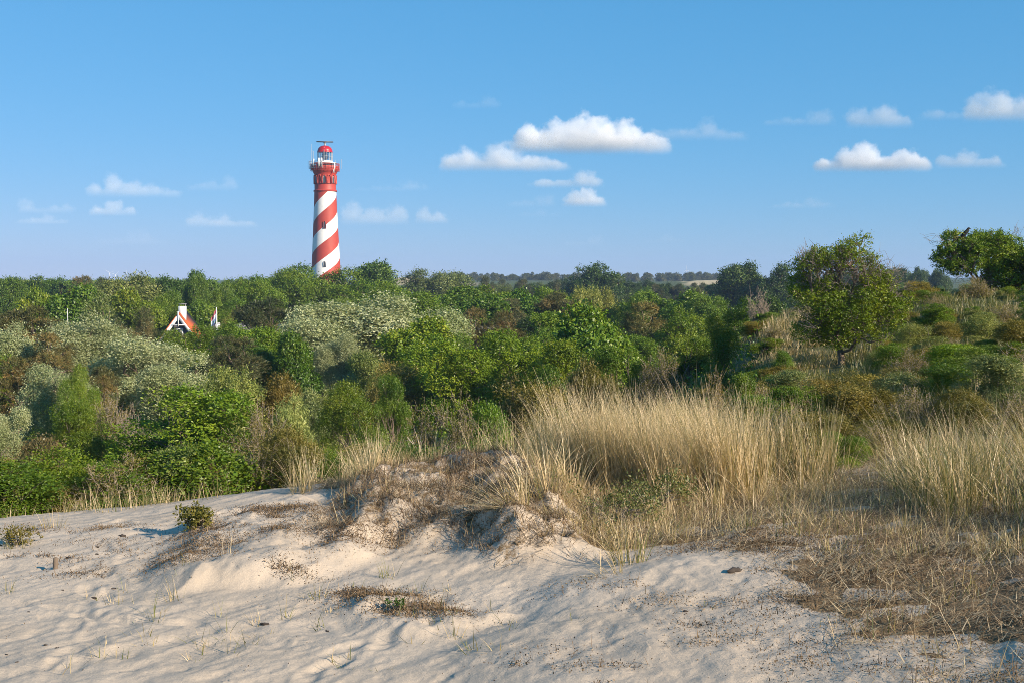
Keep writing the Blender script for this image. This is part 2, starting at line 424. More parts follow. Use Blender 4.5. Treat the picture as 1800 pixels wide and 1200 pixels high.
def crown_from_lobes(r, C, R, sprigs, per, leaf, aspect, sprig_len, upb, droop, fill, mixlobe, flat=.85):
    nl = len(C)
    k = r.choice(nl, size=sprigs * 2, p=R ** 2 / (R ** 2).sum())
    D = rdir(r, len(k), upb * .8)
    rad = R[k] * np.where(r.random(len(k)) < fill, r.uniform(.8, 1.05, len(k)) + np.abs(r.normal(0, .10, len(k))), r.uniform(.55, .95, len(k)))
    P = C[k] + D * rad[:, None] * np.array([1, 1, flat])
    # leave out sprigs deep inside another lobe
    dist = np.linalg.norm(P[:, None] - C[None], axis=2) / R[None]
    ok = (dist < .62).sum(1) <= 1
    P, D, k = P[ok][:sprigs], D[ok][:sprigs], k[ok][:sprigs]
    ns = len(P)
    D0 = D.copy(); D = unit(D + rdir(r, ns) * .5 + np.array([0, 0, upb - droop]))
    sl = sprig_len * r.uniform(.5, 1.3, ns)
    LP = np.repeat(P, per, 0); LD = np.repeat(D, per, 0); n = len(LP)
    along = r.uniform(0, 1, n) * np.repeat(sl, per)
    LP = LP + LD * along[:, None] + r.normal(size=(n, 3)) * (np.repeat(sl, per) * .28)[:, None]
    ld = unit(LD * .7 + rdir(r, n) * .9)
    nn = unit(LD * .55 + np.repeat(D0, per, 0) * .5 + rdir(r, n, .35) * .62)
    L = leaf * r.uniform(.65, 1.25, n)
    lobe_t = r.normal(0, mixlobe, nl)[k]; spr_t = r.normal(0, .10, ns)
    tint = np.clip(.5 + np.repeat(lobe_t + spr_t, per) + r.normal(0, .13, n), 0, 1)
    return leaves(LP, ld, nn, L, L * aspect, tint)

def stems_for(seed, C, R, fork=.28, trunk_r=.028, multi=1, sides=5, base_spread=.03, maxl=26):
    r = np.random.default_rng(seed + 500)
    paths = []
    if multi == 1:
        top = np.array([r.normal(0, .015), r.normal(0, .015), fork])
        P, ra = limb(r, (0, 0, -.04), top, trunk_r * 1.25, trunk_r * .85, 5, .02); P[:, 2] -= np.sin(np.linspace(0, 1, 5) * math.pi) * .1 * fork
        paths.append((P, ra)); starts = [top]
    else:
        starts = [np.array([math.cos(a) * base_spread, math.sin(a) * base_spread, -.04]) for a in r.uniform(0, 6.28, multi)]
    for i in r.permutation(len(C))[:maxl]:
        s = starts[r.integers(len(starts))]
        P, ra = limb(r, s, C[i], trunk_r * (.55 if multi == 1 else .7), trunk_r * .16, 6, .07)
        paths.append((P, ra))
        for q in range(2):
            e = C[i] + rdir(r, 1, .4)[0] * R[i] * .95
            paths.append(limb(r, P[3 + q], e, ra[3 + q] * .6, trunk_r * .08, 4, .08))
    return tubes(paths, sides)

def twig_net(seed, n_stem=14, depth=4, spread=.75, up=.9, r0=.012, ratio=.72, kids=(2, 4), dens=1.0, tip=.0022):
    """A leafless shrub in the unit box: many forking stems."""
    r = np.random.default_rng(seed)
    paths = []
    def grow(p, d, l, rad, k):
        m = 4
        pts = [p]
        for s in range(m - 1):
            d = unit((d + r.normal(size=3) * .22 + np.array([0, 0, .05]))[None])[0]
            pts.append(pts[-1] + d * l / (m - 1))
        paths.append((np.array(pts), np.linspace(rad, max(rad * .6, tip), m)))
        if k <= 0: return
        for q in range(r.integers(*kids) + (k > 1)):
            i = r.integers(1, m)
            nd = unit((d + rdir(r, 1, .25)[0] * .95)[None])[0]
            grow(pts[i], nd, l * ratio * r.uniform(.7, 1.15), max(rad * .62, tip), k - 1)
    for s in range(n_stem):
        a = r.uniform(0, 6.28); t = r.uniform(0, spread)
        d = np.array([math.cos(a) * t, math.sin(a) * t, up]); d /= np.linalg.norm(d)
        grow(np.array([math.cos(a) * .05, math.sin(a) * .05, -.05]), d, r.uniform(.28, .46), r0 * r.uniform(.6, 1.1), depth)
    V, Fc = tubes(paths, 3)
    hx = max(np.abs(V[:, :2]).max(), .01); V[:, :2] *= .5 / hx; V[:, 2] *= 1 / V[:, 2].max()
    return V, Fc, paths

dome = lambda t: math.sqrt(max(0, 1 - max(0, t) ** 2.2)) if t > .12 else .82 + 1.4 * t
egg = lambda t: max(.12, math.sin(math.pi * (.12 + .88 * t) ** .85)) if t < 1 else .1
ball = lambda t: math.sqrt(max(.02, 1 - (2 * t - 1) ** 2)) if t > .3 else .55 + 1.1 * t
cone = lambda t: 1 - .8 * t
flatc = lambda t: .55 + .45 * math.sin(math.pi * min(1, t * 1.1)) if t < .9 else .5
colm = lambda t: .75 if t < .6 else .75 * math.sqrt(max(.05, 1 - ((t - .6) / .4) ** 2))

KIND = {}   # kind -> list of (crown mesh, stem mesh), the object name and its category
def kind(key, name, cat, parts):
    KIND[key] = (name, cat, parts)

def variants(key, name, cat, mat, n, seed, cr, st, stem_mat='bark', crown_name='crown', stem_name='trunk'):
    out = []
    for v in range(n):
        (V, Fc, t), C, R = make_crown(seed + v * 31, **cr)
        V = V.copy(); V[:, 2] *= 1 / np.percentile(V[:, 2], 99.8)
        h = np.percentile(np.abs(V[:, :2]), 99.5); V[:, :2] *= .5 / h; C = C.copy(); C[:, :2] *= .5 / h
        cm = mk_mesh(name + '_' + crown_name, V, Fc, M[mat], {'tint': t})
        sv, sf = stems_for(seed + v * 31, C, R, **st)
        sm = mk_mesh(name + '_' + stem_name, sv, sf, M[stem_mat], smooth=True)
        out.append((cm, sm))
    KIND[key] = (name, cat, out, crown_name, stem_name)

variants('broad', 'broadleaf_tree', 'tree', 'broad', 4, 100, dict(shape=ball, lobes=28, sprigs=3300, per=13, leaf=.025, z0=.12, lobe_r=(.09, .19), sprig_len=.07), dict(fork=.25))
variants('bright', 'sycamore_tree', 'tree', 'bright', 3, 300, dict(shape=egg, lobes=28, sprigs=2900, per=13, leaf=.031, aspect=.8, z0=.10, lobe_r=(.09, .18), sprig_len=.075), dict(fork=.22))
variants('poplar', 'white_poplar_tree', 'tree', 'poplar', 4, 500, dict(shape=dome, lobes=32, sprigs=5200, per=14, leaf=.019, aspect=.75, z0=.08, lobe_r=(.08, .17), sprig_len=.09, upb=.5), dict(fork=.16, multi=3, base_spread=.06))
variants('willow', 'willow_tree', 'tree', 'grey', 3, 700, dict(shape=ball, lobes=28, sprigs=2500, per=13, leaf=.038, aspect=.38, z0=.10, lobe_r=(.09, .19), sprig_len=.10, droop=.1), dict(fork=.2))
variants('pine', 'pine_tree', 'tree', 'pine', 3, 900, dict(shape=ball, lobes=29, sprigs=1900, per=14, leaf=.045, aspect=.13, z0=.12, lobe_r=(.07, .15), sprig_len=.03, upb=.6, fill=.4), dict(fork=.4, trunk_r=.03))
variants('dark', 'dark_tree', 'tree', 'dark', 3, 1100, dict(shape=egg, lobes=29, sprigs=2500, per=13, leaf=.032, z0=.06, lobe_r=(.09, .18)), dict(fork=.22))
variants('bush', 'hawthorn_bush', 'bush', 'broad', 3, 1300, dict(shape=dome, lobes=29, sprigs=2700, per=12, leaf=.023, z0=.0, lobe_r=(.07, .15), sprig_len=.06), dict(multi=5, trunk_r=.016), crown_name='foliage', stem_name='stem')
variants('bbush', 'leafy_bush', 'bush', 'bright', 3, 1500, dict(shape=dome, lobes=29, sprigs=3600, per=12, leaf=.020, z0=.0, lobe_r=(.07, .16), sprig_len=.075, upb=.45), dict(multi=5, trunk_r=.013), crown_name='foliage', stem_name='stem')
variants('olive', 'sea_buckthorn_bush', 'bush', 'olive', 3, 1700, dict(shape=dome, lobes=29, sprigs=2600, per=12, leaf=.032, aspect=.34, z0=.0, lobe_r=(.07, .16), sprig_len=.09, upb=.45), dict(multi=7, trunk_r=.012), stem_mat='twig', crown_name='foliage', stem_name='stem')
variants('grey', 'willow_bush', 'bush', 'grey', 3, 1900, dict(shape=dome, lobes=28, sprigs=2700, per=12, leaf=.030, aspect=.45, z0=.0, lobe_r=(.07, .16), sprig_len=.09, upb=.45), dict(multi=7, trunk_r=.012), stem_mat='twig', crown_name='foliage', stem_name='stem')
variants('rust', 'rusty_bush', 'bush', 'rust', 1, 2100, dict(shape=dome, lobes=30, sprigs=1700, per=11, leaf=.028, aspect=.5, z0=.0, lobe_r=(.07, .16), sprig_len=.08), dict(multi=6, trunk_r=.012), stem_mat='twig', crown_name='foliage', stem_name='stem')
variants('rose', 'rose_bush', 'bush', 'bright', 4, 2300, dict(shape=dome, lobes=18, sprigs=1150, per=12, leaf=.028, aspect=.6, z0=.0, lobe_r=(.10, .22), sprig_len=.12, upb=.5, fill=.7), dict(multi=6, trunk_r=.010, maxl=14), stem_mat='twig', crown_name='foliage', stem_name='stem')
variants('smallpine', 'pine_tree', 'tree', 'pine', 3, 2500, dict(shape=ball, lobes=18, sprigs=520, per=10, leaf=.085, aspect=.3, z0=.05, lobe_r=(.12, .24), sprig_len=.06, upb=.5), dict(fork=.4, trunk_r=.03, maxl=10))
def bare(key, name, n, seed, mat, **kw):
    out = []
    for v in range(n):
        V, Fc, _ = twig_net(seed + v, **kw)
        out.append((None, mk_mesh(name + '_branchwork', V, Fc, M[mat])))
    KIND[key] = (name, 'bush', out, None, 'branchwork')
bare('bare', 'leafless_bush', 3, 2700, 'twig_pink', n_stem=16, depth=4, r0=.010, spread=1.0, tip=.0026, kids=(2, 3))
bare('deadbranch', 'dead_branch', 4, 2800, 'pale_wood', n_stem=3, depth=3, r0=.014, spread=1.1, up=.8, tip=.0035, kids=(1, 3))

def scatter_twiggy(key, name, n, seed, matleaf, matstem):
    """Half bare shrub: a twig net with few leaves near the twig ends."""
    out = []
    for v in range(n):
        V, Fc, paths = twig_net(seed + v, n_stem=15, depth=4, r0=.010, spread=1.0, tip=.0024, kids=(2, 3))
        r = np.random.default_rng(seed + v)
        idx = r.choice(len(V), 8500)
        P = V[idx] + r.normal(size=(8500, 3)) * .018
        t = np.clip(.5 + r.normal(0, .2, 8500), 0, 1)
        LV, LF, lt = leaves(P, rdir(r, 8500, .4), rdir(r, 8500, .5), np.full(8500, .024), np.full(8500, .010), t)
        out.append((mk_mesh(name + '_foliage', LV, LF, M[matleaf], {'tint': lt}), mk_mesh(name + '_branchwork', V, Fc, M[matstem])))
    KIND[key] = (name, 'bush', out, 'foliage', 'branchwork')
scatter_twiggy('twiggy', 'twiggy_bush', 3, 2900, 'olive', 'twig_pink')

# ------------------------------------------------------------------ planting
USED = {}
PLANTED = []
def plant_at(key, x, y, zb, h, w, tint=(1, 1, 1), label=None, group=None, wy=None, rot=None):
    name, cat, parts, cn, sn = KIND[key]
    i = USED.get(key, 0); USED[key] = i + 1
    cm, sm = parts[i % len(parts)]
    e = link(name, None); e.empty_display_size = .2
    e.location = (x, y, zb - .05 * min(h, 2)); e.rotation_euler = (0, 0, rng.uniform(0, 6.28) if rot is None else rot)
    e.scale = (w, wy or w, h)
    tag(e, label, cat, group)
    f = .9 + .2 * rng.random()
    if cm is not None:
        c = link(cn, cm, e); c.color = (tint[0] * f, tint[1] * f, tint[2] * f, 1)
    s = link(sn, sm, e); s.color = (*tint, 1)
    PLANTED.append((x, y, w, h))
    return e

def plant(key, px, top, wpx, Y, label, tint=(1, 1, 1), group=None, depth=None):
    x, y, z = at(px, top, Y)
    zb = gz(x, y)
    h, w = z - zb, wpx / F * Y * (1.32 if px < 1250 else 1.12)
    if h < .35 * w or h > 3.2 * w: print('  odd size', key, px, top, 'h %.1f w %.1f' % (h, w))
    h = max(h, .3 * w)
    return plant_at(key, x, y, zb, h, w, tint, label, group, wy=depth)

G_ = (1, 1, 1)
YG = (1.18, 1.08, .8)      # yellower
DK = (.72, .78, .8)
LT = (1.3, 1.2, 1.1)
BR = (1.22, 1.02, .85)
LIST = [
 # ---- wood behind, from the horizon forwards
 ('broad', 516, 466, 105, 225, 'tall rounded green tree hiding the left half of the striped tower base', (1.0, .98, .85)),
 ('broad', 578, 472, 105, 232, 'rounded green tree standing squarely in front of the striped tower foot', (1.05, 1.0, .85)),
 ('broad', 626, 494, 80, 222, 'lower green tree at the tower foot, just in front of the dark dome-shaped tree', (.95, .95, .8)),
 ('dark', 655, 461, 96, 282, 'dense dark dome-shaped tree beside the striped lighthouse', (1.5, 1.5, 1.2)),
 ('willow', 745, 474, 62, 330, 'grey-green upright tree on the skyline before the bare sandy hill', (.8, .85, .75)),
 ('willow', 785, 478, 66, 335, 'paler grey-green tree on the skyline where the far pine row starts', (.85, .9, .8)),
 ('pine', 856, 486, 34, 330, 'small blackish pine poking up between grey-green scrub on the skyline', DK),
 ('dark', 1028, 464, 88, 352, 'tall near-black tree breaking the skyline midway along the far pine row', (.9, .95, 1)),
 ('dark', 1066, 472, 70, 350, 'lower near-black tree joined to the tall one on the skyline', (.9, .95, 1)),
 ('dark', 1310, 463, 84, 300, 'blackish round tree on the skyline with the sandy dune just before it', G_),
 ('dark', 1358, 465, 88, 292, 'blackish broad tree on the skyline touching the twiggy hill thorn', G_),
 ('dark', 365, 477, 62, 205, 'tall dark green tree rising on the skyline above the flagpole', (1.3, 1.4, 1.2)),
 ('broad', 345, 484, 44, 200, 'narrow dark tree tucked against the tall skyline tree above the house', DK),
 ('broad', 440, 485, 84, 192, 'wide mid-green tree on the skyline halfway from flagpole to lighthouse', (1.0, 1, .9)),
 ('broad', 402, 494, 50, 186, 'thin-foliaged green tree showing its pale trunk behind the flagpole', G_),
 ('dark', 300, 488, 62, 215, 'dark tree on the skyline behind the white-chimneyed house', (1.2, 1.3, 1.1)),
 ('willow', 232, 482, 104, 192, 'big grey-green willow humped on the skyline', (.85, .85, .7)),
 ('pine', 190, 488, 52, 240, 'dark pine on the skyline against the big grey-green willow', G_),
 ('pine', 145, 485, 52, 232, 'brown-black pine standing proud on the skyline under the twin turbines', BR),
 ('dark', 110, 489, 60, 245, 'dark tree on the skyline next to the brown-black pine', (1.3, 1.4, 1.2)),
 ('broad', 62, 487, 72, 252, 'green tree on the skyline directly behind the lime-coloured tree', DK),
 ('broad', 14, 488, 66, 236, 'green skyline tree cut by the picture edge', DK),
 ('bright', 57, 508, 58, 150, 'lime-coloured young tree glowing among dark ones below the skyline', YG),
 ('bright', 125, 502, 84, 152, 'vivid green sycamore with sunlit layered foliage beside a thin white post', (.8, .95, .8)),
 ('willow', 178, 517, 64, 132, 'soft grey-green tree over the white poplar thicket', (.9, .95, .8)),
 ('bright', 246, 510, 70, 160, 'yellow-green tree below the humped willow', (1.15, 1.0, .8)),
 ('broad', 298, 512, 62, 172, 'green tree whose crown meets the house chimney', (1.1, 1.1, .9)),
 ('bright', 344, 529, 62, 166, 'fresh green tree right behind the orange-roofed house', (.95, 1, .8)),
 ('pine', 236, 541, 70, 112, 'rounded brownish pine next to the orange-roofed house', G_),
 ('pine', 468, 523, 102, 116, 'big blackish pine between the flag and the white poplars', DK),
 ('broad', 705, 496, 100, 192, 'green tree under the bare sandy hill', YG),
 ('bright', 800, 505, 110, 182, 'bright green spreading tree under the far grey-green scrub', (.75, .85, .7)),
 ('broad', 862, 503, 90, 190, 'mid-green tree beside the bright spreading tree, further along the wood', YG),
 ('broad', 742, 514, 110, 160, 'broad green tree rising behind the big white poplars', G_),
 ('bright', 832, 520, 90, 152, 'leafy green tree just behind the brown-tinged pines', (.65, .8, .7)),
 ('pine', 840, 541, 84, 118, 'brown-tinged pine over the white cottage walls', BR),
 ('pine', 886, 546, 74, 112, 'reddish-brown pine next to the brown-tinged one', (1.3, 1.02, .85)),
 ('bright', 920, 510, 90, 172, 'clear green tree with layered sunlit crown in mid wood', (.7, .85, .7)),
 ('broad', 962, 505, 80, 178, 'yellowish-green tree in mid wood below the near-black skyline trees', YG),
 ('pine', 988, 513, 84, 152, 'brown pine sitting behind the large-leaved sycamore', BR),
 ('willow', 1030, 504, 44, 166, 'pale straw-green feathery tree, first of a pair over the sycamore', (1.35, 1.2, .8)),
 ('willow', 1063, 508, 48, 168, 'pale straw-green feathery tree, second of a pair over the sycamore', (1.3, 1.15, .75)),
 ('broad', 1105, 516, 66, 152, 'green tree filling the gap between feathery pair and bright mound', G_),
 ('bright', 1155, 513, 84, 162, 'bright green mounded tree below the sandy clearing', (.85, .95, .75)),
 ('bright', 1205, 512, 70, 156, 'second bright green mounded tree, nearer the hill', (.8, .9, .7)),
 ('pine', 1128, 530, 96, 112, 'olive-brown rounded pine above the shaded dune slope', (1.25, 1.1, .8)),
 ('broad', 1200, 540, 76, 106, 'green tree meeting the shaded dune slope', YG),
 ('broad', 1240, 519, 66, 152, 'dull green tree above the light bush on the slope', G_),
 ('pine', 1240, 507, 50, 200, 'small dark pine below the sandy clearing', G_),
 # ---- middle: poplars and sycamores
 ('poplar', 645, 520, 215, 104, 'largest white poplar with silvery crown, in the middle of the valley', G_),
 ('poplar', 560, 541, 125, 99, 'silvery white poplar with the whitest leaves, beside the largest one', (1.15, 1.15, 1.15)),
 ('poplar', 735, 528, 140, 108, 'greener white poplar on the lighthouse-far side of the largest one', (.9, .95, .85)),
 ('poplar', 600, 585, 75, 92, 'low silvery poplar leaning over a dark hollow', G_),
 ('bright', 448, 594, 74, 82, 'green sycamore just below the blackish pine', (.6, .75, .65)),
 ('bright', 520, 584, 74, 80, 'green sycamore with pointed leafy top beside the silvery poplars', (.6, .75, .6)),
 ('bright', 1045, 536, 128, 76, 'large-leaved light green sycamore in the middle of the scrub', (1.0, 1.05, .85)),
 ('bush', 950, 548, 110, 98, 'dark green bush crowding the light green sycamore', G_),
 ('bush', 790, 598, 148, 63, 'yellow-tipped green thorn bush in front of the poplars', (1.3, 1.2, .8)),
 ('bush', 898, 584, 130, 65, 'rounded thorn bush covered in yellowish tips, before the white cottage', (1.4, 1.25, .8)),
 ('bush', 992, 594, 130, 61, 'reddish-tipped thorn bush beside the yellowish one', (1.4, 1.15, .75)),
 # ---- poplar thicket at the left
 ('poplar', 150, 557, 135, 88, 'silvery poplar at the top of the white thicket', G_),
 ('poplar', 238, 590, 150, 77, 'wide silvery poplar in the middle of the white thicket', (1.05, 1.05, 1.05)),
 ('poplar', 318, 622, 112, 70, 'lowest silvery poplar of the white thicket, under the house', (1.1, 1.1, 1.1)),
 ('poplar', 92, 640, 112, 60, 'silvery poplar bush in front of the brown pines', (.95, 1, .95)),
 ('poplar', 16, 572, 88, 82, 'grey-green poplar cut by the picture edge', (.9, .95, .9)),
 ('poplar', 14, 714, 66, 42, 'small white-leaved poplar shoot behind the rusty bush', (1.2, 1.2, 1.2)),
 ('pine', 45, 538, 110, 98, 'olive-brown pine behind the white thicket', BR),
 ('pine', 92, 583, 96, 80, 'brown pine in the midst of the white thicket', BR),
 ('pine', 30, 626, 100, 64, 'brown pine with dead lower branches at the picture edge', BR),
 ('pine', 170, 640, 70, 67, 'small brown pine low in the white thicket', BR),
 ('bbush', 132, 638, 50, 57, 'small vivid green bush wedged between poplars', G_),
 ('bbush', 158, 666, 46, 52, 'tiny lime bush at the foot of the white thicket', YG),
 # ---- scrub between dune and wood
 ('bush', 330, 672, 212, 40, 'biggest dark green thorn bush, dome-shaped, just beyond the sand', (1.05, 1.08, .85)),
 ('bbush', 122, 702, 128, 42, 'yellow-green flowering bush beside the big dark thorn', (1.0, .92, .6)),
 ('rust', 44, 766, 150, 27, 'rusty brown-leaved bush at the edge of the sand', G_),
 ('twiggy', 196, 676, 110, 46, 'pinkish half-bare bush above the yellow-green one', G_),
 ('bare', 225, 690, 70, 44, 'bare pinkish thicket of twigs against the big dark thorn', G_),
 ('grey', 405, 642, 115, 53, 'pale green bush on top of the big dark thorn', (1.1, 1.1, .8)),
 ('olive', 465, 652, 100, 55, 'smooth olive-brown mound of a bush', (.9, .8, .7)),
 ('twiggy', 462, 690, 140, 39, 'greyish half-bare bush on the lighthouse side of the big dark thorn', (.9, .9, .9)),
 ('grey', 512, 690, 76, 43, 'grey-green bush with white blossom-like leaves', (1.3, 1.3, 1.2)),
 ('bbush', 612, 667, 106, 46, 'yellow-green rounded bush in front of the dark hollow', (.85, .8, .6)),
 ('grey', 645, 615, 80, 74, 'feathery grey-green willow bush at the foot of the poplars', (.9, .95, .7)),
 ('olive', 696, 634, 88, 64, 'grey-brown mound below the poplars', G_),
 ('twiggy', 745, 690, 96, 38, 'brownish half-bare bush below the yellow-tipped thorn', G_),
 ('olive', 918, 650, 120, 36, 'olive buckthorn bush close behind the tall dune grass', G_),
 ('bbush', 880, 698, 100, 26, 'vivid green low bush touching the tall dune grass', (.8, .9, .7)),
 ('grey', 560, 678, 70, 50, 'small pale bush beside the yellow-green rounded bush', G_),
 ('bbush', 690, 655, 70, 54, 'small bright green bush in front of the grey-brown mound', (.8, .85, .6)),
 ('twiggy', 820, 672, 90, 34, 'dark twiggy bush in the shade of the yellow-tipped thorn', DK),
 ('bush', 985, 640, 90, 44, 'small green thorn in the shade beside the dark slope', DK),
 # ---- on the hill
 ('bush', 1105, 604, 100, 46, 'dark thorn bush at the foot of the shaded slope behind the tall straw grass', (.9, .95, .9)),
 ('twiggy', 1165, 600, 100, 43, 'half-bare brown bush in the middle of the shaded slope', (.9, .9, .9)),
 ('olive', 1060, 628, 90, 40, 'olive bush tucked between the tall straw grass and the shaded slope', (.9, .9, .9)),
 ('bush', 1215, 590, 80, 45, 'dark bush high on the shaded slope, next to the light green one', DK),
 ('bbush', 1264, 548, 72, 36, 'thin light green bush alone on the shaded slope', (1.1, .95, .7)),
 ('bare', 1336, 496, 100, 47, 'bare straw-coloured thicket on the hill crest beside the twiggy thorn', LT),
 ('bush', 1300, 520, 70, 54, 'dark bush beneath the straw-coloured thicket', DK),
 ('bush', 1690, 600, 140, 19.5, 'round green bush halfway down the grassy hill', (1.4, 1.3, .9)),
 ('bbush', 1385, 612, 50, 30, 'small leafy sprout beside the foot of the twiggy thorn', (.7, .8, .6)),
 ('olive', 1462, 662, 118, 17.5, 'olive buckthorn bush in front of the thorn trunk', (1.05, .95, .8)),
 ('olive', 1572, 752, 126, 12.6, 'grey-olive buckthorn bush among the dune grass', (.9, .95, .85)),
 ('twiggy', 1262, 632, 76, 22, 'brownish-pink buckthorn bush behind the tall grass', (1.1, .9, .8)),
 ('bbush', 1310, 650, 88, 20, 'leafy bush rising out of the dune grass', (.85, .85, .6)),
 ('twiggy', 1690, 690, 110, 17, 'half-bare buckthorn on the lower hill', G_),
 ('bbush', 1792, 572, 70, 28, 'green bush on the hill cut by the picture edge', (.8, .9, .7)),
 ('twiggy', 1770, 640, 90, 24, 'brownish buckthorn beside the round green hill bush', G_),
 ('grey', 1780, 665, 66, 19, 'pale sage-coloured bush low on the hill at the picture edge', (1.3, 1.3, 1.0)),
 ('twiggy', 1600, 486, 50, 47, 'dry tuft-like bush on the hill crest between the two thorns', LT),
 ('twiggy', 1640, 498, 56, 46, 'dark half-bare bush under the crow thorn', (.7, .7, .7)),
]
def plant_all():
    for e in LIST:
        plant(*e[:6], tint=e[6])
    # trees of the wood that only fill gaps between the ones above
    r = np.random.default_rng(5)
    kinds = ['broad', 'bright', 'broad', 'dark', 'willow', 'pine', 'broad', 'bush']
    lab = {'broad': 'green tree merged into the closed canopy of the valley wood', 'bright': 'fresh green tree merged into the closed canopy of the valley wood',
           'dark': 'dark tree merged into the closed canopy of the valley wood', 'willow': 'grey-green tree merged into the closed canopy of the valley wood',
           'pine': 'brown pine merged into the closed canopy of the valley wood', 'bush': 'thorn bush merged into the closed canopy of the valley wood'}
    put = 0
    for it in range(900):
        Y = float(np.exp(r.uniform(math.log(75), math.log(420)))); px = r.uniform(-60, 1330 if Y < 140 else 1860)
        x, y = (px - CX) / F * Y, Y
        H = r.uniform(4.0, 6.2) + (1.5 if Y > 150 else 0); w = H * r.uniform(.9, 1.3)
        zb = gz(x, y)
        if Y > 300: H *= 1.15
        top = HY - (zb + H - CAMZ) / Y * F
        if px > 1180 and Y < 140: continue
        if any((x - a) ** 2 + (y - b) ** 2 < (.42 * (w + c)) ** 2 for a, b, c, d in PLANTED): continue
        if 120 < Y < 156 and (abs(px - 330) < 75 or abs(px - 840) < 30): continue
        if 380 < Y and abs(px - 575) < 40: continue
        k = kinds[r.integers(len(kinds))]
        tint = [G_, YG, DK, (1.1, 1.1, .9)][r.integers(4)]
        plant_at(k, x, y, zb, H, w, tint, lab[k], 'gap-filling %s plants of the valley wood' % KIND[k][0].replace('_', ' '))
        put += 1
        if put >= 130: break
    # scattered low growth on the grassy hill
    hb = []
    for it in range(900):
        px, Y = r.uniform(1130, 1830), float(np.exp(r.uniform(math.log(16), math.log(47)))); x, y = (px - CX) / F * Y, Y
        if px < 1330 and Y > 36 or any((x - a) ** 2 + (y - b) ** 2 < .9 for a, b in hb): continue
        if abs(px - 1479) < 75 and Y > 20: continue
        hb.append((x, y)); w = r.uniform(.5, 1.5); h = w * r.uniform(.38, .65)
        k = ['twiggy', 'olive', 'bbush', 'twiggy', 'grey', 'olive', 'bush'][r.integers(7)]
        plant_at(k, x, y, gz(x, y), h, w, [G_, (1.2, 1.15, .9), (1, .95, .7)][r.integers(3)], 'low %s growing in the grass of the hill with the thorns' % {'twiggy': 'half-bare brown bush', 'olive': 'olive bush', 'bbush': 'leafy green bush', 'bush': 'small-leaved dark bush', 'grey': 'grey-green bush'}[k], 'low %s plants on the grassy hill' % k)
        if len(hb) >= 125: break
    for px in np.arange(-30, 490, 13):
        px += r.normal(0, 5); Y = r.uniform(235, 330); x, y = (px - CX) / F * Y, Y; zb = gz(x, y); top = r.uniform(488, 497)
        k = ['dark', 'broad', 'willow', 'dark'][r.integers(4)]
        plant_at(k, x, y, zb, (HY - top) / F * Y + CAMZ - zb, r.uniform(7, 11), [(1.1, 1.15, 1), (.9, .95, .9)][r.integers(2)], '%s filling the skyline row over the house' % {'dark': 'dark tree', 'broad': 'mid-green tree', 'willow': 'greyish tree'}[k], '%s skyline trees over the house' % k)
    # low bushes standing in the dune grass beside the tall straw
    for px, Y, w, h, k in [(1380, 13.5, 1.0, .62, 'twiggy'), (1450, 12.0, .9, .5, 'olive'), (1500, 14.5, 1.2, .7, 'olive'), (1540, 11.6, .7, .42, 'twiggy'), (1610, 13.0, 1.1, .62, 'twiggy'), (1650, 15.0, 1.2, .7, 'bbush'), (1700, 12.4, .9, .5, 'olive'),
                           (1760, 14.0, 1.2, .7, 'grey'), (1800, 11.8, .9, .5, 'twiggy'), (1340, 15.5, 1.1, .7, 'bbush'), (1420, 16.0, 1.2, .7, 'bush'), (1580, 15.6, 1.0, .6, 'grey'), (1730, 16.4, 1.2, .7, 'bbush'), (1490, 11.0, .55, .34, 'bbush')]:
        x, y = (px - CX) / F * Y, Y
        plant_at(k, x, y, gz(x, y), h, w, [G_, (.9, .9, .8)][r.integers(2)], 'low %s half sunk in the mixed grass beside the tall straw' % {'twiggy': 'half-bare brown bush', 'olive': 'olive bush', 'bbush': 'leafy green bush', 'bush': 'dark small-leaved bush', 'grey': 'grey-green bush'}[k], 'low %s plants in the mixed dune grass' % k)
    # pines in a row on the far dunes
    for i, px in enumerate(np.linspace(792, 1300, 105)):
        px += r.normal(0, 4); Y = 980 + r.uniform(-60, 180)
        x, y = (px - CX) / F * Y, Y
        zb = gz(x, y); h = 7.5 * r.uniform(.7, 1.15)
        top = HY - r.uniform(.5, 6.5) - 4.5 * float(vnoise(np.array(px * .02), np.array(.5), 401)) ; h = max((HY - top) / F * Y + CAMZ - zb, 3.0)
        plant_at('smallpine', x, y, zb, h, r.uniform(5, 11), (1.0, 1.05, 1.05), 'small dark pine in the long row along the far dune crest', 'pines on the far dune crest')
    for px in list(np.linspace(1560, 1660, 12)) + list(np.linspace(1395, 1560, 9)):
        px += r.normal(0, 3); Y = 420 + r.uniform(-40, 60)
        x, y = (px - CX) / F * Y, Y; zb = gz(x, y); top = r.uniform(470, 482)
        plant_at('dark', x, y, zb, (HY - top) / F * Y + CAMZ - zb, r.uniform(6, 9), G_, 'dark tree of the distant belt seen behind the hill with the thorns', 'tree belt behind the hill')
    for px in np.concatenate([np.linspace(875, 1010, 15), np.linspace(1090, 1300, 22)]):
        px += r.normal(0, 4); Y = 390 + r.uniform(-40, 50)
        x, y = (px - CX) / F * Y, Y; zb = gz(x, y); top = r.uniform(489, 500) + (7 if 1180 < px < 1300 else 0)
        k = ['dark', 'dark', 'pine', 'willow'][r.integers(4)]
        plant_at(k, x, y, zb, (HY - top) / F * Y + CAMZ - zb, r.uniform(6, 9), DK, 'dark %s in the belt in front of the far sandy dunes' % ('grey-green tree' if k == 'willow' else 'pine' if k == 'pine' else 'tree'), 'dark %s belt before the far dunes' % k)
    # low roses and leafless branches right behind the sand
    near = []
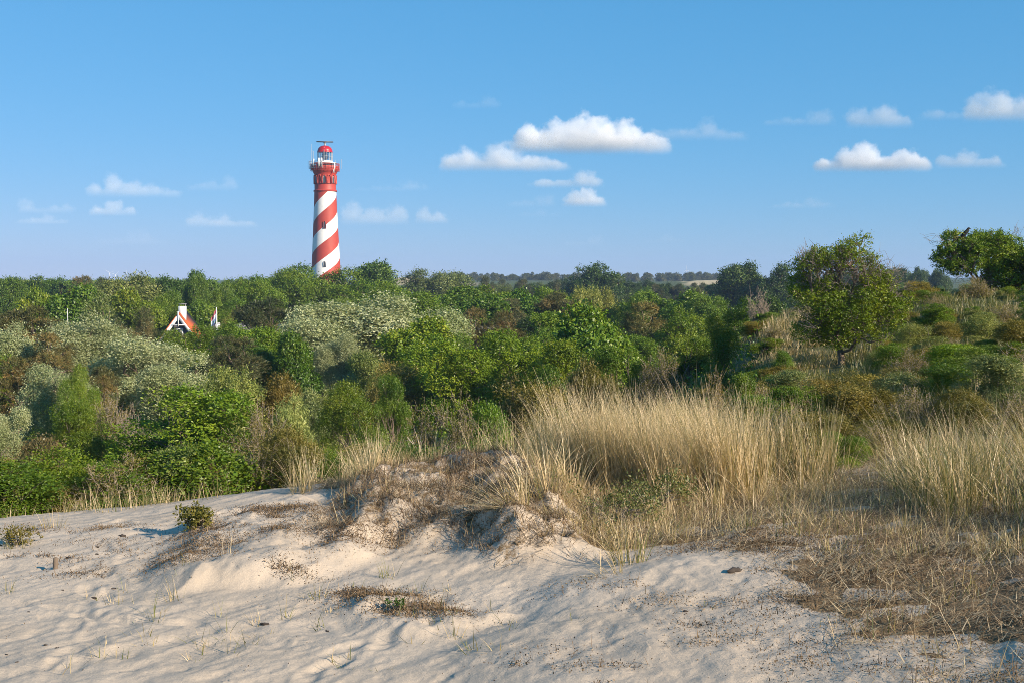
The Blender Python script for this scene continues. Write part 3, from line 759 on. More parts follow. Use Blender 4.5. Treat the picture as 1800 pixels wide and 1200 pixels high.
    for it in range(1500):
        Y = float(np.exp(r.uniform(math.log(10.3), math.log(36)))); px = r.uniform(-60, 905)
        edge = np.interp(px, [0, 430, 860], [10.2, 10.8, 12.0])
        if Y < edge + .3: continue
        x, y = (px - CX) / F * Y, Y
        w = r.uniform(.7, 1.25) * (1 + Y / 45); 
        if any((x - a) ** 2 + (y - b) ** 2 < (.36 * (w + c)) ** 2 for a, b, c in near): continue
        if any((x - a) ** 2 + (y - b) ** 2 < (.45 * c) ** 2 for a, b, c, d in PLANTED[:len(LIST)]): continue
        near.append((x, y, w))
        h = w * r.uniform(.5, .75)
        if Y < 15: h *= .8
        q = r.random()
        if q < .55:
            plant_at('rose', x, y, gz(x, y), h, w, [(.6, .7, .65), (.7, .75, .65), (.85, .82, .65), (.55, .64, .6)][r.integers(4)], 'low green rose bush in the thicket between sand and wood', 'rose bushes behind the sand')
        elif q < .78:
            plant_at('twiggy', x, y, gz(x, y), h * 1.1, w, G_, 'low half-bare brown bush in the rose thicket behind the sand', 'half-bare bushes behind the sand')
        elif q < .92:
            plant_at('olive', x, y, gz(x, y), h, w, G_, 'low olive bush in the rose thicket behind the sand', 'olive bushes behind the sand')
        else:
            plant_at('grey', x, y, gz(x, y), h, w, (.9, .95, .8), 'low grey-green bush in the rose thicket behind the sand', 'grey-green bushes behind the sand')
        if len(near) > 300: break
    for px in np.arange(-40, 600, 14):
        e0 = np.interp(px, [0, 430, 860], [10.2, 10.8, 12.0]); Y = e0 + r.uniform(.4, 2.6); x, y = (px + r.normal(0, 9) - CX) / F * Y, Y
        w = r.uniform(.4, 1.05); h = w * r.uniform(.4, .85); q = r.random()
        if q < .5:
            plant_at('rose', x, y, gz(x, y), h, w, [(.7, .75, .65), (.85, .82, .6), (1.05, .95, .65), (.6, .66, .6)][r.integers(4)], 'low green rose bush in the thicket between sand and wood', 'rose bushes behind the sand')
        elif q < .75:
            plant_at('twiggy', x, y, gz(x, y), h * 1.1, w, G_, 'low half-bare brown bush in the rose thicket behind the sand', 'half-bare bushes behind the sand')
        elif q < .9:
            plant_at('olive', x, y, gz(x, y), h, w, G_, 'low olive bush in the rose thicket behind the sand', 'olive bushes behind the sand')
        else:
            plant_at('grey', x, y, gz(x, y), h, w, (.9, .95, .8), 'low grey-green bush in the rose thicket behind the sand', 'grey-green bushes behind the sand')
    for px, Y, h, w in [(132, 11.6, .62, 1.0), (190, 12.4, .5, .8), (400, 13, .85, .9), (445, 13.6, .75, .8), (300, 13.5, .7, .6), (540, 14, .6, .8), (95, 14, .8, .9), (760, 13.5, .9, .7), (700, 15, .8, .9), (240, 15.5, .9, .9), (610, 16, .9, .8), (480, 12.3, .45, .7)] + [(r.uniform(-20, 640), r.uniform(11.2, 17), r.uniform(.4, .85), r.uniform(.5, 1.0)) for q in range(20)]:
        x, y = (px - CX) / F * Y, Y
        plant_at('deadbranch', x, y, gz(x, y), h, w, G_, 'pale leafless branch sticking out of the rose thicket', 'dead branches in the rose thicket')

# ---- the two thorns on the hill, shaped one by one
def thorn(label, px0, trunk_y, Y, lobes, twiglobes, seed, sprigs, per, leaf, trunk, tint, name='hawthorn_tree'):
    r = np.random.default_rng(seed)
    bx, by, bz = at(px0, trunk_y, Y); bz = gz(bx, by)
    k = Y / F
    def loc(px, py, dep): 
        X, Yy, Z = at(px, py, Y)
        return np.array([X - bx, dep, Z - bz])
    C, R = [], []
    for px, py, rad, n in lobes:
        for q in range(n):
            dep = r.uniform(-1, 1) * max(0, 1.35 - abs(px - px0) * k * .55)
            C.append(loc(px + r.normal(0, rad * .3), py + r.normal(0, rad * .25), dep)); R.append(rad * k * r.uniform(.8, 1.15))
    C, R = np.array(C), np.array(R)
    V, Fc, t = crown_from_lobes(r, C, R, sprigs, per, leaf, .6, .13, .35, 0, .55, .16)
    e = link(name, None); e.location = (bx, by, bz); tag(e, label, 'tree')
    c = link('crown', mk_mesh('thorn_crown', V, Fc, M['broad'], {'tint': t}), e); c.color = (*tint, 1)
    paths = []
    tops = []
    for a, b, ra, rb in trunk:
        A, B = loc(a[0], a[1], a[2]), loc(b[0], b[1], b[2])
        P, rr = limb(r, A, B, ra, rb, 7, .03); P[:, 2] -= np.sin(np.linspace(0, 1, 7) * math.pi) * .1 * np.linalg.norm(B - A)
        paths.append((P, rr)); tops += [(P[j], rr[j]) for j in (3, 4, 5, 6)]
    T = np.array([p for p, _ in tops])
    for i in range(len(C)):
        d = np.linalg.norm(T - C[i], axis=1) + .6 * np.maximum(0, T[:, 2] - C[i][2])
        j = int(np.argmin(d + r.uniform(0, .3, len(d))))
        P, rr = limb(r, T[j], C[i], min(tops[j][1] * .6, .05), .012, 6, .07); paths.append((P, rr))
        for q in range(4):
            s = r.integers(2, 6); e2 = C[i] + rdir(r, 1, .2)[0] * R[i] * 1.05
            P2, r2 = limb(r, P[s], e2, .012, .004, 5, .09); paths.append((P2, r2))
    trk = link('trunk', mk_mesh('thorn_trunk', *tubes(paths, 6), M['bark'], smooth=True), e)
    tw = []
    for px, py, rad, n in twiglobes:
        for q in range(n):
            c0 = loc(px + r.normal(0, rad * .45), py + r.normal(0, rad * .4), r.uniform(-.9, .3))
            d = unit((c0 - np.array([0, 0, .9]) + r.normal(size=3) * .5)[None])[0]
            p = c0; pts = [p]
            L = r.uniform(.25, .6)
            for s in range(4):
                d = unit((d + r.normal(size=3) * .25)[None])[0]; pts.append(pts[-1] + d * L / 4)
            tw.append((np.array(pts), np.linspace(.008, .003, 5)))
            for f in range(3):
                s = r.integers(1, 5); d2 = unit((d + rdir(r, 1)[0] * .9)[None])[0]; L2 = L * r.uniform(.3, .6)
                tw.append((np.array([pts[s], pts[s] + d2 * L2 * .5, pts[s] + (d2 + r.normal(size=3) * .2) * L2]), np.array([.006, .004, .0025])))
    if tw: link('twiggy_growth', mk_mesh('thorn_twigs', *tubes(tw, 3), M['twig']), e)
    return e

def thorns():
    thorn('twiggy thorn tree with a single leaning trunk on the grassy hill', 1479, 636, 33,
        [(1494, 437, 15, 5), (1470, 440, 12, 3), (1430, 458, 18, 5), (1408, 470, 14, 4), (1412, 500, 16, 4), (1455, 470, 18, 3), (1500, 470, 15, 3), (1545, 500, 16, 4), (1560, 520, 18, 5), (1575, 545, 17, 5), (1545, 548, 20, 6),
         (1515, 545, 22, 6), (1480, 555, 22, 6), (1450, 545, 20, 5), (1420, 535, 16, 4), (1425, 570, 16, 4), (1405, 588, 13, 4), (1440, 590, 15, 4), (1500, 580, 15, 4), (1530, 572, 14, 4), (1590, 525, 10, 3), (1465, 592, 16, 4), (1500, 596, 14, 4), (1535, 590, 14, 4), (1560, 570, 13, 3), (1398, 520, 12, 3), (1520, 500, 16, 4), (1470, 510, 16, 4), (1440, 505, 16, 3), (1500, 520, 18, 5), (1545, 522, 16, 3), (1460, 530, 16, 4), (1450, 575, 14, 3), (1520, 455, 12, 3), (1535, 475, 12, 3), (1480, 455, 14, 3)],
        [(1485, 495, 36, 110), (1518, 485, 28, 80), (1432, 488, 22, 50), (1420, 465, 14, 16), (1545, 490, 16, 24), (1415, 470, 14, 24), (1556, 510, 16, 36), (1425, 560, 30, 40), (1460, 470, 20, 40)],
        77, 5400, 12, .054, [((1480, 646, 0), (1474, 590, 0), .10, .085), ((1474, 592, 0), (1478, 480, .1), .075, .03), ((1474, 592, 0), (1425, 530, -.3), .06, .02), ((1474, 590, 0), (1545, 520, .2), .06, .02), ((1474, 588, 0), (1490, 500, -.6), .05, .02)], (1.22, 1.06, .7))
    thorn('dense wind-shaped thorn tree with a crow on top, at the hill crest', 1727, 521, 45,
        [(1675, 420, 10, 4), (1706, 427, 10, 4), (1725, 424, 14, 5), (1748, 424, 14, 6), (1770, 434, 15, 6), (1785, 450, 14, 6), (1790, 474, 12, 5), (1740, 446, 17, 6), (1712, 446, 16, 6), (1685, 446, 15, 5), (1662, 440, 10, 4), (1653, 448, 7, 3), (1646, 457, 6, 3),
         (1660, 466, 9, 4), (1672, 470, 11, 4), (1700, 466, 14, 4), (1735, 470, 14, 4), (1765, 470, 15, 6), (1752, 490, 14, 5), (1785, 500, 12, 5), (1770, 506, 10, 4), (1730, 492, 9, 3), (1694, 433, 9, 4)],
        [(1690, 480, 16, 30), (1660, 425, 16, 14), (1780, 420, 14, 14), (1715, 500, 25, 40)],
        91, 5200, 12, .066, [((1740, 526, 0), (1738, 480, 0), .10, .06), ((1736, 524, .2), (1716, 470, .3), .07, .03), ((1733, 524, -.2), (1696, 478, -.4), .06, .025), ((1744, 524, 0), (1766, 470, .2), .07, .03), ((1730, 522, -.3), (1690, 505, -.8), .045, .02), ((1748, 524, .2), (1782, 500, -.6), .05, .02), ((1738, 482, 0), (1735, 440, 0), .05, .02)], (1.2, 1.12, .8))
    thorn('dense thorn crown cut by the picture edge, next to the crow thorn', 1812, 522, 44,
        [(1796, 452, 9, 3), (1808, 450, 12, 4), (1830, 446, 14, 4), (1850, 462, 14, 4), (1800, 485, 12, 4), (1825, 480, 16, 5), (1803, 505, 10, 4), (1845, 495, 14, 4)],
        [], 97, 1500, 12, .075, [((1815, 526, 0), (1818, 470, 0), .09, .05), ((1812, 524, 0), (1800, 490, -.3), .05, .02)], (1.2, 1.1, .85))
# ------------------------------------------------------------------ grass
def blades(r, B, az, L, lean, curl, W, tint, nseg=5):
    n = len(B)
    s = np.linspace(0, 1, nseg + 1)
    a = lean[:, None] + curl[:, None] * (s[None, :] ** 1.3)
    st = (L / nseg)[:, None]
    az2 = az[:, None] + r.normal(0, .12, n)[:, None] * s[None]
    dx, dy, dz = np.sin(a) * np.cos(az2) * st, np.sin(a) * np.sin(az2) * st, np.cos(a) * st
    pos = np.zeros((n, nseg + 1, 3)); pos[:] = B[:, None]
    pos[:, 1:, 0] += np.cumsum(dx[:, :-1], 1); pos[:, 1:, 1] += np.cumsum(dy[:, :-1], 1); pos[:, 1:, 2] += np.cumsum(dz[:, :-1], 1)
    sa = az + math.pi / 2 + r.normal(0, .7, n)
    side = np.stack([np.cos(sa), np.sin(sa), np.zeros(n)], 1)
    wd = (W[:, None] * np.maximum(.12, 1 - s[None] ** 1.6))[:, :, None] * .5
    V = np.stack([pos - side[:, None] * wd, pos + side[:, None] * wd], 2).reshape(-1, 3)
    i, j = np.meshgrid(np.arange(n), np.arange(nseg), indexing='ij')
    b0 = i * (nseg + 1) * 2 + j * 2
    Fc = np.stack([b0, b0 + 1, b0 + 3, b0 + 2], -1).reshape(-1, 4)
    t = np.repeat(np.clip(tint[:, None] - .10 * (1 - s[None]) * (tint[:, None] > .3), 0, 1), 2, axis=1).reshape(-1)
    return V, Fc, t

class Acc:
    def __init__(s): s.V, s.F, s.T, s.o = [], [], [], 0
    def add(s, V, Fc, t):
        s.V.append(V); s.F.append(Fc + s.o); s.T.append(t); s.o += len(V)
    def build(s, name, mat, parent=None):
        me = mk_mesh(name, np.concatenate(s.V), np.concatenate(s.F), mat, {'tint': np.concatenate(s.T)})
        return link(name, me, parent)

def tuft(acc, r, x, y, n, L, spread=.10, lean=.30, curl=.55, W=.0055, green=.2, dirn=None, straw=.68):
    B = np.zeros((n, 3)); q = np.sqrt(r.random(n)) * spread; a0 = r.uniform(0, 6.283, n)
    B[:, 0] = x + q * np.cos(a0); B[:, 1] = y + q * np.sin(a0); B[:, 2] = height(B[:, 0], B[:, 1], False) - .02
    az = a0 + r.normal(0, .8, n)
    ln = np.abs(r.normal(0, lean, n)) + .04
    if dirn is not None:
        vx, vy = np.sin(ln) * np.cos(az) + dirn[0], np.sin(ln) * np.sin(az) + dirn[1]
        az = np.arctan2(vy, vx); ln = np.arcsin(np.clip(np.hypot(vx, vy), 0, .95))
    LL = L * r.uniform(.45, 1.12, n)
    cu = np.abs(r.normal(curl, curl * .5, n)) * (LL / L)
    isg = r.random(n) < green
    tint = np.where(isg, r.uniform(0, .28, n), np.clip(r.normal(straw, .15, n), .36, 1))
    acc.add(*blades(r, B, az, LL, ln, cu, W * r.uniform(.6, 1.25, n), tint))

def pxy(px, Y): return (px - CX) / F * Y, Y

def in_poly(poly, n, r):
    poly = np.asarray(poly, float); lo, hi = poly.min(0), poly.max(0); out = np.zeros((0, 2))
    while len(out) < n:
        p = r.uniform(lo, hi, size=(n * 2, 2)); d = poly_sdf(poly, p[:, 0], p[:, 1]); out = np.concatenate([out, p[d > 0]])
    return out[:n]

def grasses():
    r = np.random.default_rng(21)
    # the tall straw stand: tufts between 9.6 and 13 m
    A = Acc()
    for px, Y in in_poly([(940, 10.5), (985, 9.9), (1100, 9.55), (1220, 9.3), (1320, 9.4), (1345, 10.4), (1310, 11.6), (1200, 12.2), (1060, 12.2), (960, 11.6)], 78, r):
        x, y = pxy(px, Y)
        L = .93 * r.uniform(.78, 1.08) * (.72 + .28 * sstep(930, 1010, np.array(px))) 
        tuft(A, r, x, y, 105, float(L) * r.uniform(.72, 1.08), spread=.085, lean=.24, curl=.50, green=.10, dirn=(-.10 + .12 * (px < 1050), .02), straw=.72)
    # the front of the stand: whole bundles
    for px, Y, L in [(1000, 9.9, .95), (1035, 9.8, .9), (1075, 9.6, .85), (1120, 9.55, .95), (1160, 9.4, .9), (1205, 9.3, .8), (1290, 9.2, .95), (1310, 9.25, .85), (1255, 9.4, .85), (960, 10.0, .7), (1140, 9.5, .9), (1060, 9.7, .9)]:
        x, y = pxy(px, Y); tuft(A, r, x, y, 150, L, spread=.07, lean=.17, curl=.32, green=.05, dirn=(-.12, 0), straw=.78)
    tag(A.build('tall_dune_grass', M['grass']), kind='stuff')
    # mixed green and straw grass to the right of it
    A = Acc()
    for px, Y in in_poly([(1320, 9.8), (1420, 9.9), (1520, 10.2), (1620, 10.6), (1820, 10.2), (2000, 9.5), (2000, 16), (1800, 18), (1500, 16), (1300, 13.5), (1250, 12)], 80, r):
        x, y = pxy(px, Y)
        tuft(A, r, x, y, 56, .52 * r.uniform(.5, 1.25), spread=.14, lean=.38, curl=.5, green=r.uniform(.15, .65), dirn=(-.03, .0), straw=.68)
    for px, Y, L in [(1370, 9.9, .85), (1395, 10.0, .8), (1430, 9.8, .75), (1455, 10, .8), (1345, 9.7, .8)]:
        x, y = pxy(px, Y); tuft(A, r, x, y, 110, L, spread=.07, lean=.15, curl=.3, green=.3, dirn=(-.05, 0), straw=.72)
    # arching green marram standing in the shade near the path
    for px, Y in [(1640, 7.9), (1660, 8.3), (1690, 7.7), (1720, 8.4), (1610, 8.6), (1590, 9.2), (1750, 8.0), (1790, 7.6), (1820, 8.3), (1760, 9.0), (1700, 9.2), (1655, 9.4), (1840, 7.2), (1880, 8), (1800, 9.3), (1850, 9), (1900, 7.2)]:
        x, y = pxy(px, Y)
        tuft(A, r, x, y, 70, .85 * r.uniform(.75, 1.1), spread=.12, lean=.42, curl=.8, green=.45, straw=.66)
    for q in range(30):
        px, Y = r.uniform(1560, 1880), r.uniform(7.8, 10.8); x, y = pxy(px, Y)
        if px < 1640 and Y < 8.6: continue
        tuft(A, r, x, y, 70, .68 * r.uniform(.6, 1.15), spread=.12, lean=.42, curl=.65, green=.28, straw=.70, dirn=(-.08, 0))
    # grown on the dune shoulder beyond the picture edge, and behind the camera on the same ridge
    for it in range(130):
        x, y = r.uniform(3.6, 8.0), r.uniform(1.5, 8.5)
        if x < y * .47 + .5: continue
        tuft(A, r, x, y, 55, .85 * r.uniform(.7, 1.1), spread=.14, lean=.35, curl=.6, W=.007, green=.4, straw=.66)
    tag(A.build('mixed_dune_grass', M['grass']), kind='stuff')
    # crest grass at the back edge of the sand and small stands
    A = Acc()
    for px, Y in in_poly([(590, 10.9), (700, 10.8), (830, 11.2), (930, 10.6), (950, 11.8), (860, 13), (600, 12.4)], 60, r):
        x, y = pxy(px, Y); tuft(A, r, x, y, 38, .55 * r.uniform(.6, 1.1), spread=.12, lean=.3, curl=.5, green=.22, straw=.64)
    for px, Y, L, n in [(545, 11, .5, 60), (520, 11.3, .45, 50), (640, 10.2, .5, 80), (660, 9.9, .45, 70), (610, 10.3, .35, 50), (835, 11.4, .6, 70), (870, 11.2, .65, 70), (905, 11, .7, 70), (760, 10.6, .4, 50)]:
        x, y = pxy(px, Y); tuft(A, r, x, y, n, L, spread=.12, lean=.22, curl=.4, green=.15, straw=.7)
    for px, Y in in_poly([(-60, 9.6), (150, 9.7), (420, 10.2), (420, 11.2), (150, 10.8), (-60, 10.6)], 36, r):
        x, y = pxy(px, Y); tuft(A, r, x, y, 22, .26 * r.uniform(.6, 1.2), spread=.14, lean=.4, curl=.5, green=.35, straw=.6, W=.005)
    tag(A.build('crest_grass', M['grass']), kind='stuff')
    # short grass of the hill with the thorns
    A = Acc()
    n = 4300
    P = in_poly([(1080, 30), (1200, 22), (1330, 14.5), (1850, 14), (1900, 50), (1600, 49), (1420, 46), (1330, 46), (1200, 46), (1110, 40)], n, r)
    for px, Y in P:
        x, y = pxy(px, Y)
        if float(vnoise(np.array(x * .9), np.array(y * .5), 207)) < .18 + .2 * r.random(): continue
        g = float(vnoise(np.array(x * .35), np.array(y * .25), 205))
        tuft(A, r, x, y, 26, (.16 + .34 * r.random() ** 1.5) * (1 + .15 * (Y > 40)), spread=.22, lean=.35, curl=.5, W=.011 + .00025 * Y, green=np.clip(1.35 - 1.3 * g, .2, .9) * (1.0 if Y < 42 else .65), straw=.56)
    tag(A.build('hill_grass', M['grass']), kind='stuff')
    # leafy ground cover under the shrubs
    A = Acc(); n = 70000
    px = r.uniform(-80, 1340, n); Y = np.exp(r.uniform(math.log(10.4), math.log(80), n)); x, y = (px - CX) / F * Y, Y
    ok = Y > np.interp(px, [0, 430, 860, 960, 1340], [10.4, 10.9, 12.2, 13.5, 18]) + r.uniform(0, .8, n)
    x, y = x[ok], y[ok]; n = len(x); z = height(x, y, False) + np.abs(r.normal(0, .10, n)) * (1 + y / 30)
    L = .05 * (1 + y / 26) * r.uniform(.7, 1.3, n)
    A.add(*leaves(np.stack([x, y, z], 1), rdir(r, n, .5), rdir(r, n, .8), L, L * .6, np.clip(r.normal(.35, .2, n), 0, 1)))
    tag(A.build('undergrowth', M['broad']), kind='stuff')

# ------------------------------------------------------------------ what lies on the sand
def litter():
    r = np.random.default_rng(33)
    A = Acc()
    n = 520000
    x, y = r.uniform(-5, 6, n), r.uniform(4.1, 12.5, n)
    am = litter_amount(x, y) * (.65 + .35 * sstep(-.25, .25, fbm(x * 3, y * 3, 301, 3)))
    ok = (r.random(n) < am ** .6 * .55) & (np.abs(x) < y * .5 + .4)
    x, y = x[ok], y[ok]; n = len(x)
    z = height(x, y) + np.abs(r.normal(0, .014, n)) + .010
    az = r.normal(.35, 1.0, n)
    tint = np.clip(r.normal(.58, .24, n) + .25 * fbm(x * 1.5, y * 1.5, 311, 3), 0, 1)
    A.add(*blades(r, np.stack([x, y, z], 1), az, r.uniform(.03, .16, n), np.clip(r.normal(1.38, .18, n), .8, 1.56), r.normal(.0, .35, n), r.uniform(.003, .006, n), tint, 3))
    tag(A.build('straw_litter', M['litter']), kind='stuff')
    A = Acc(); P = in_poly(ROOTY, 22000, r)
    ok = (r.random(len(P)) < .25 + .75 * sstep(-.2, .2, fbm(P[:, 0] * 2.6, P[:, 1] * 2.6, 351, 3))); P = P[ok]; n = len(P)
    tint = np.clip(r.normal(.40, .22, n), 0, 1)
    A.add(*blades(r, np.stack([P[:, 0], P[:, 1], height(P[:, 0], P[:, 1]) - .005], 1), r.uniform(0, 6.28, n), r.uniform(.03, .19, n) * r.uniform(.6, 1.2, n), np.abs(r.normal(.9, .45, n)), r.normal(.8, .9, n), r.uniform(.0025, .006, n), tint, 5))
    tag(A.build('root_litter', M['litter']), kind='stuff')
    # standing dead stalks and short dry grass in the litter
    A = Acc()
    n = 26000
    x, y = r.uniform(-2.2, 5.5, n), r.uniform(4.3, 12, n)
    am = litter_amount(x, y) * sstep(-.15, .35, fbm(x * 1.7, y * 1.7, 321, 3))
    ok = r.random(n) < am * .55
    x, y = x[ok], y[ok]; n = len(x)
    tint = np.where(r.random(n) < .12, r.uniform(0, .3, n), np.clip(r.normal(.52, .13, n), .36, .95))
    A.add(*blades(r, np.stack([x, y, height(x, y) - .01], 1), r.uniform(0, 6.28, n), r.uniform(.06, .26, n), np.abs(r.normal(0, .55, n)), np.abs(r.normal(.4, .4, n)), r.uniform(.003, .006, n), tint, 4))
    tag(A.build('dry_grass', M['grass']), kind='stuff')
    # short dry grass spilling from the tall stand down to the sand
    A = Acc()
    for p in in_poly(wpoly([(925,850),(1000,858),(1330,868),(1560,862),(1500,905),(1300,935),(1200,975),(1090,985),(1010,975),(950,925)]), 330, r):
        tuft(A, r, p[0], p[1], 34, r.uniform(.08, .30), spread=.12, lean=.8, curl=.7, W=.0045, green=.05, straw=.62, dirn=(-.05, -.05))
    for p in in_poly(wpoly([(1200,960),(1420,930),(1800,880),(1800,1060),(1600,1040),(1400,1010)]), 90, r):
        tuft(A, r, p[0], p[1], 26, r.uniform(.10, .30), spread=.10, lean=.6, curl=.7, W=.0042, green=.2, straw=.58)
    for px, Y, L, n in [(1010, 8.9, .6, 90), (1180, 9.0, .55, 80), (1260, 8.8, .5, 80), (1330, 9.0, .6, 80), (1420, 9.3, .55, 60), (970, 9.3, .6, 90)]:
        x, y = pxy(px, Y); tuft(A, r, x, y, n, L, spread=.09, lean=.45, curl=.8, W=.005, green=.08, straw=.70)
    tag(A.build('spilling_grass', M['grass']), kind='stuff')
    # clumps of dry moss and lichen
    A = Acc()
    CL = []
    for poly, m in ((HUM_A, 300), (wpoly([(575,960),(590,875),(660,845),(850,838),(960,850),(1010,985),(930,992),(840,985),(770,950),(690,965)]), 300), (HUM_C, 190), (wpoly([(590,1045),(640,1030),(720,1050),(880,1090),(700,1100)]), 60),
                    (wpoly([(20,905),(300,890),(560,870),(560,885),(300,915),(30,930)]), 60), (wpoly([(0,950),(250,935),(255,1000),(0,1010)]), 14), (wpoly([(1480,1060),(1600,1000),(1800,1040),(1800,1200),(1560,1190)]), 130), (wpoly([(1200,985),(1450,950),(1550,1080),(1400,1060)]), 110)):
        for p in in_poly(poly, m, r):
            if fbm(np.array([p[0] * 1.8]), np.array([p[1] * 1.8]), 331, 3)[0] < .06: continue
            CL.append((p[0], p[1], abs(r.normal(.045, .04)) + .018, r.uniform(.0, .55)))
    for cx_, cy_, s, t in CL:
        n = int(130 * min(1.6, s / .05)) + 12
        q = r.normal(0, 1, size=(n, 2)) * s * np.array([1.5, .8]); x, y = cx_ + q[:, 0], cy_ + q[:, 1]
        z = height(x, y) + np.abs(r.normal(0, .014, n)) * np.exp(-(q ** 2).sum(1) / (2 * s * s + 1e-6)) + .002
        L = r.uniform(.004, .013, n)
        A.add(*leaves(np.stack([x, y, z], 1), rdir(r, n, .3), rdir(r, n, .6), L, L * r.uniform(.25, .8, n), np.clip(r.normal(t * .6 + .12, .12, n), 0, .65)))
        nb = r.integers(4, 16); q = r.normal(0, 1, size=(nb, 2)) * s * np.array([1.3, .8]); x, y = cx_ + q[:, 0], cy_ + q[:, 1]
        A.add(*blades(r, np.stack([x, y, height(x, y)], 1), r.uniform(0, 6.28, nb), r.uniform(.02, .075, nb), np.abs(r.normal(.6, .5, nb)), r.normal(.5, .8, nb), r.uniform(.0025, .005, nb), np.clip(r.normal(.25 + .4 * t, .15, nb), 0, .9), 4))
    n = 750; px = r.uniform(-20, 1000, n); py = r.uniform(880, 1200, n)
    w = np.array([on_plane(a, b) for a, b in zip(px, py)]); ok = r.random(n) < .22 + .5 * sstep(.0, .4, fbm(w[:, 0] * 1.2, w[:, 1] * 1.2, 341, 3))
    w = w[ok]; n = len(w); L = r.uniform(.004, .013, n)
    A.add(*leaves(np.stack([w[:, 0], w[:, 1], height(w[:, 0], w[:, 1]) + .004], 1), rdir(r, n), rdir(r, n, 1), L, L * .6, np.clip(r.normal(.2, .15, n), 0, 1)))
    tag(A.build('moss_litter', M['litter']), kind='stuff')

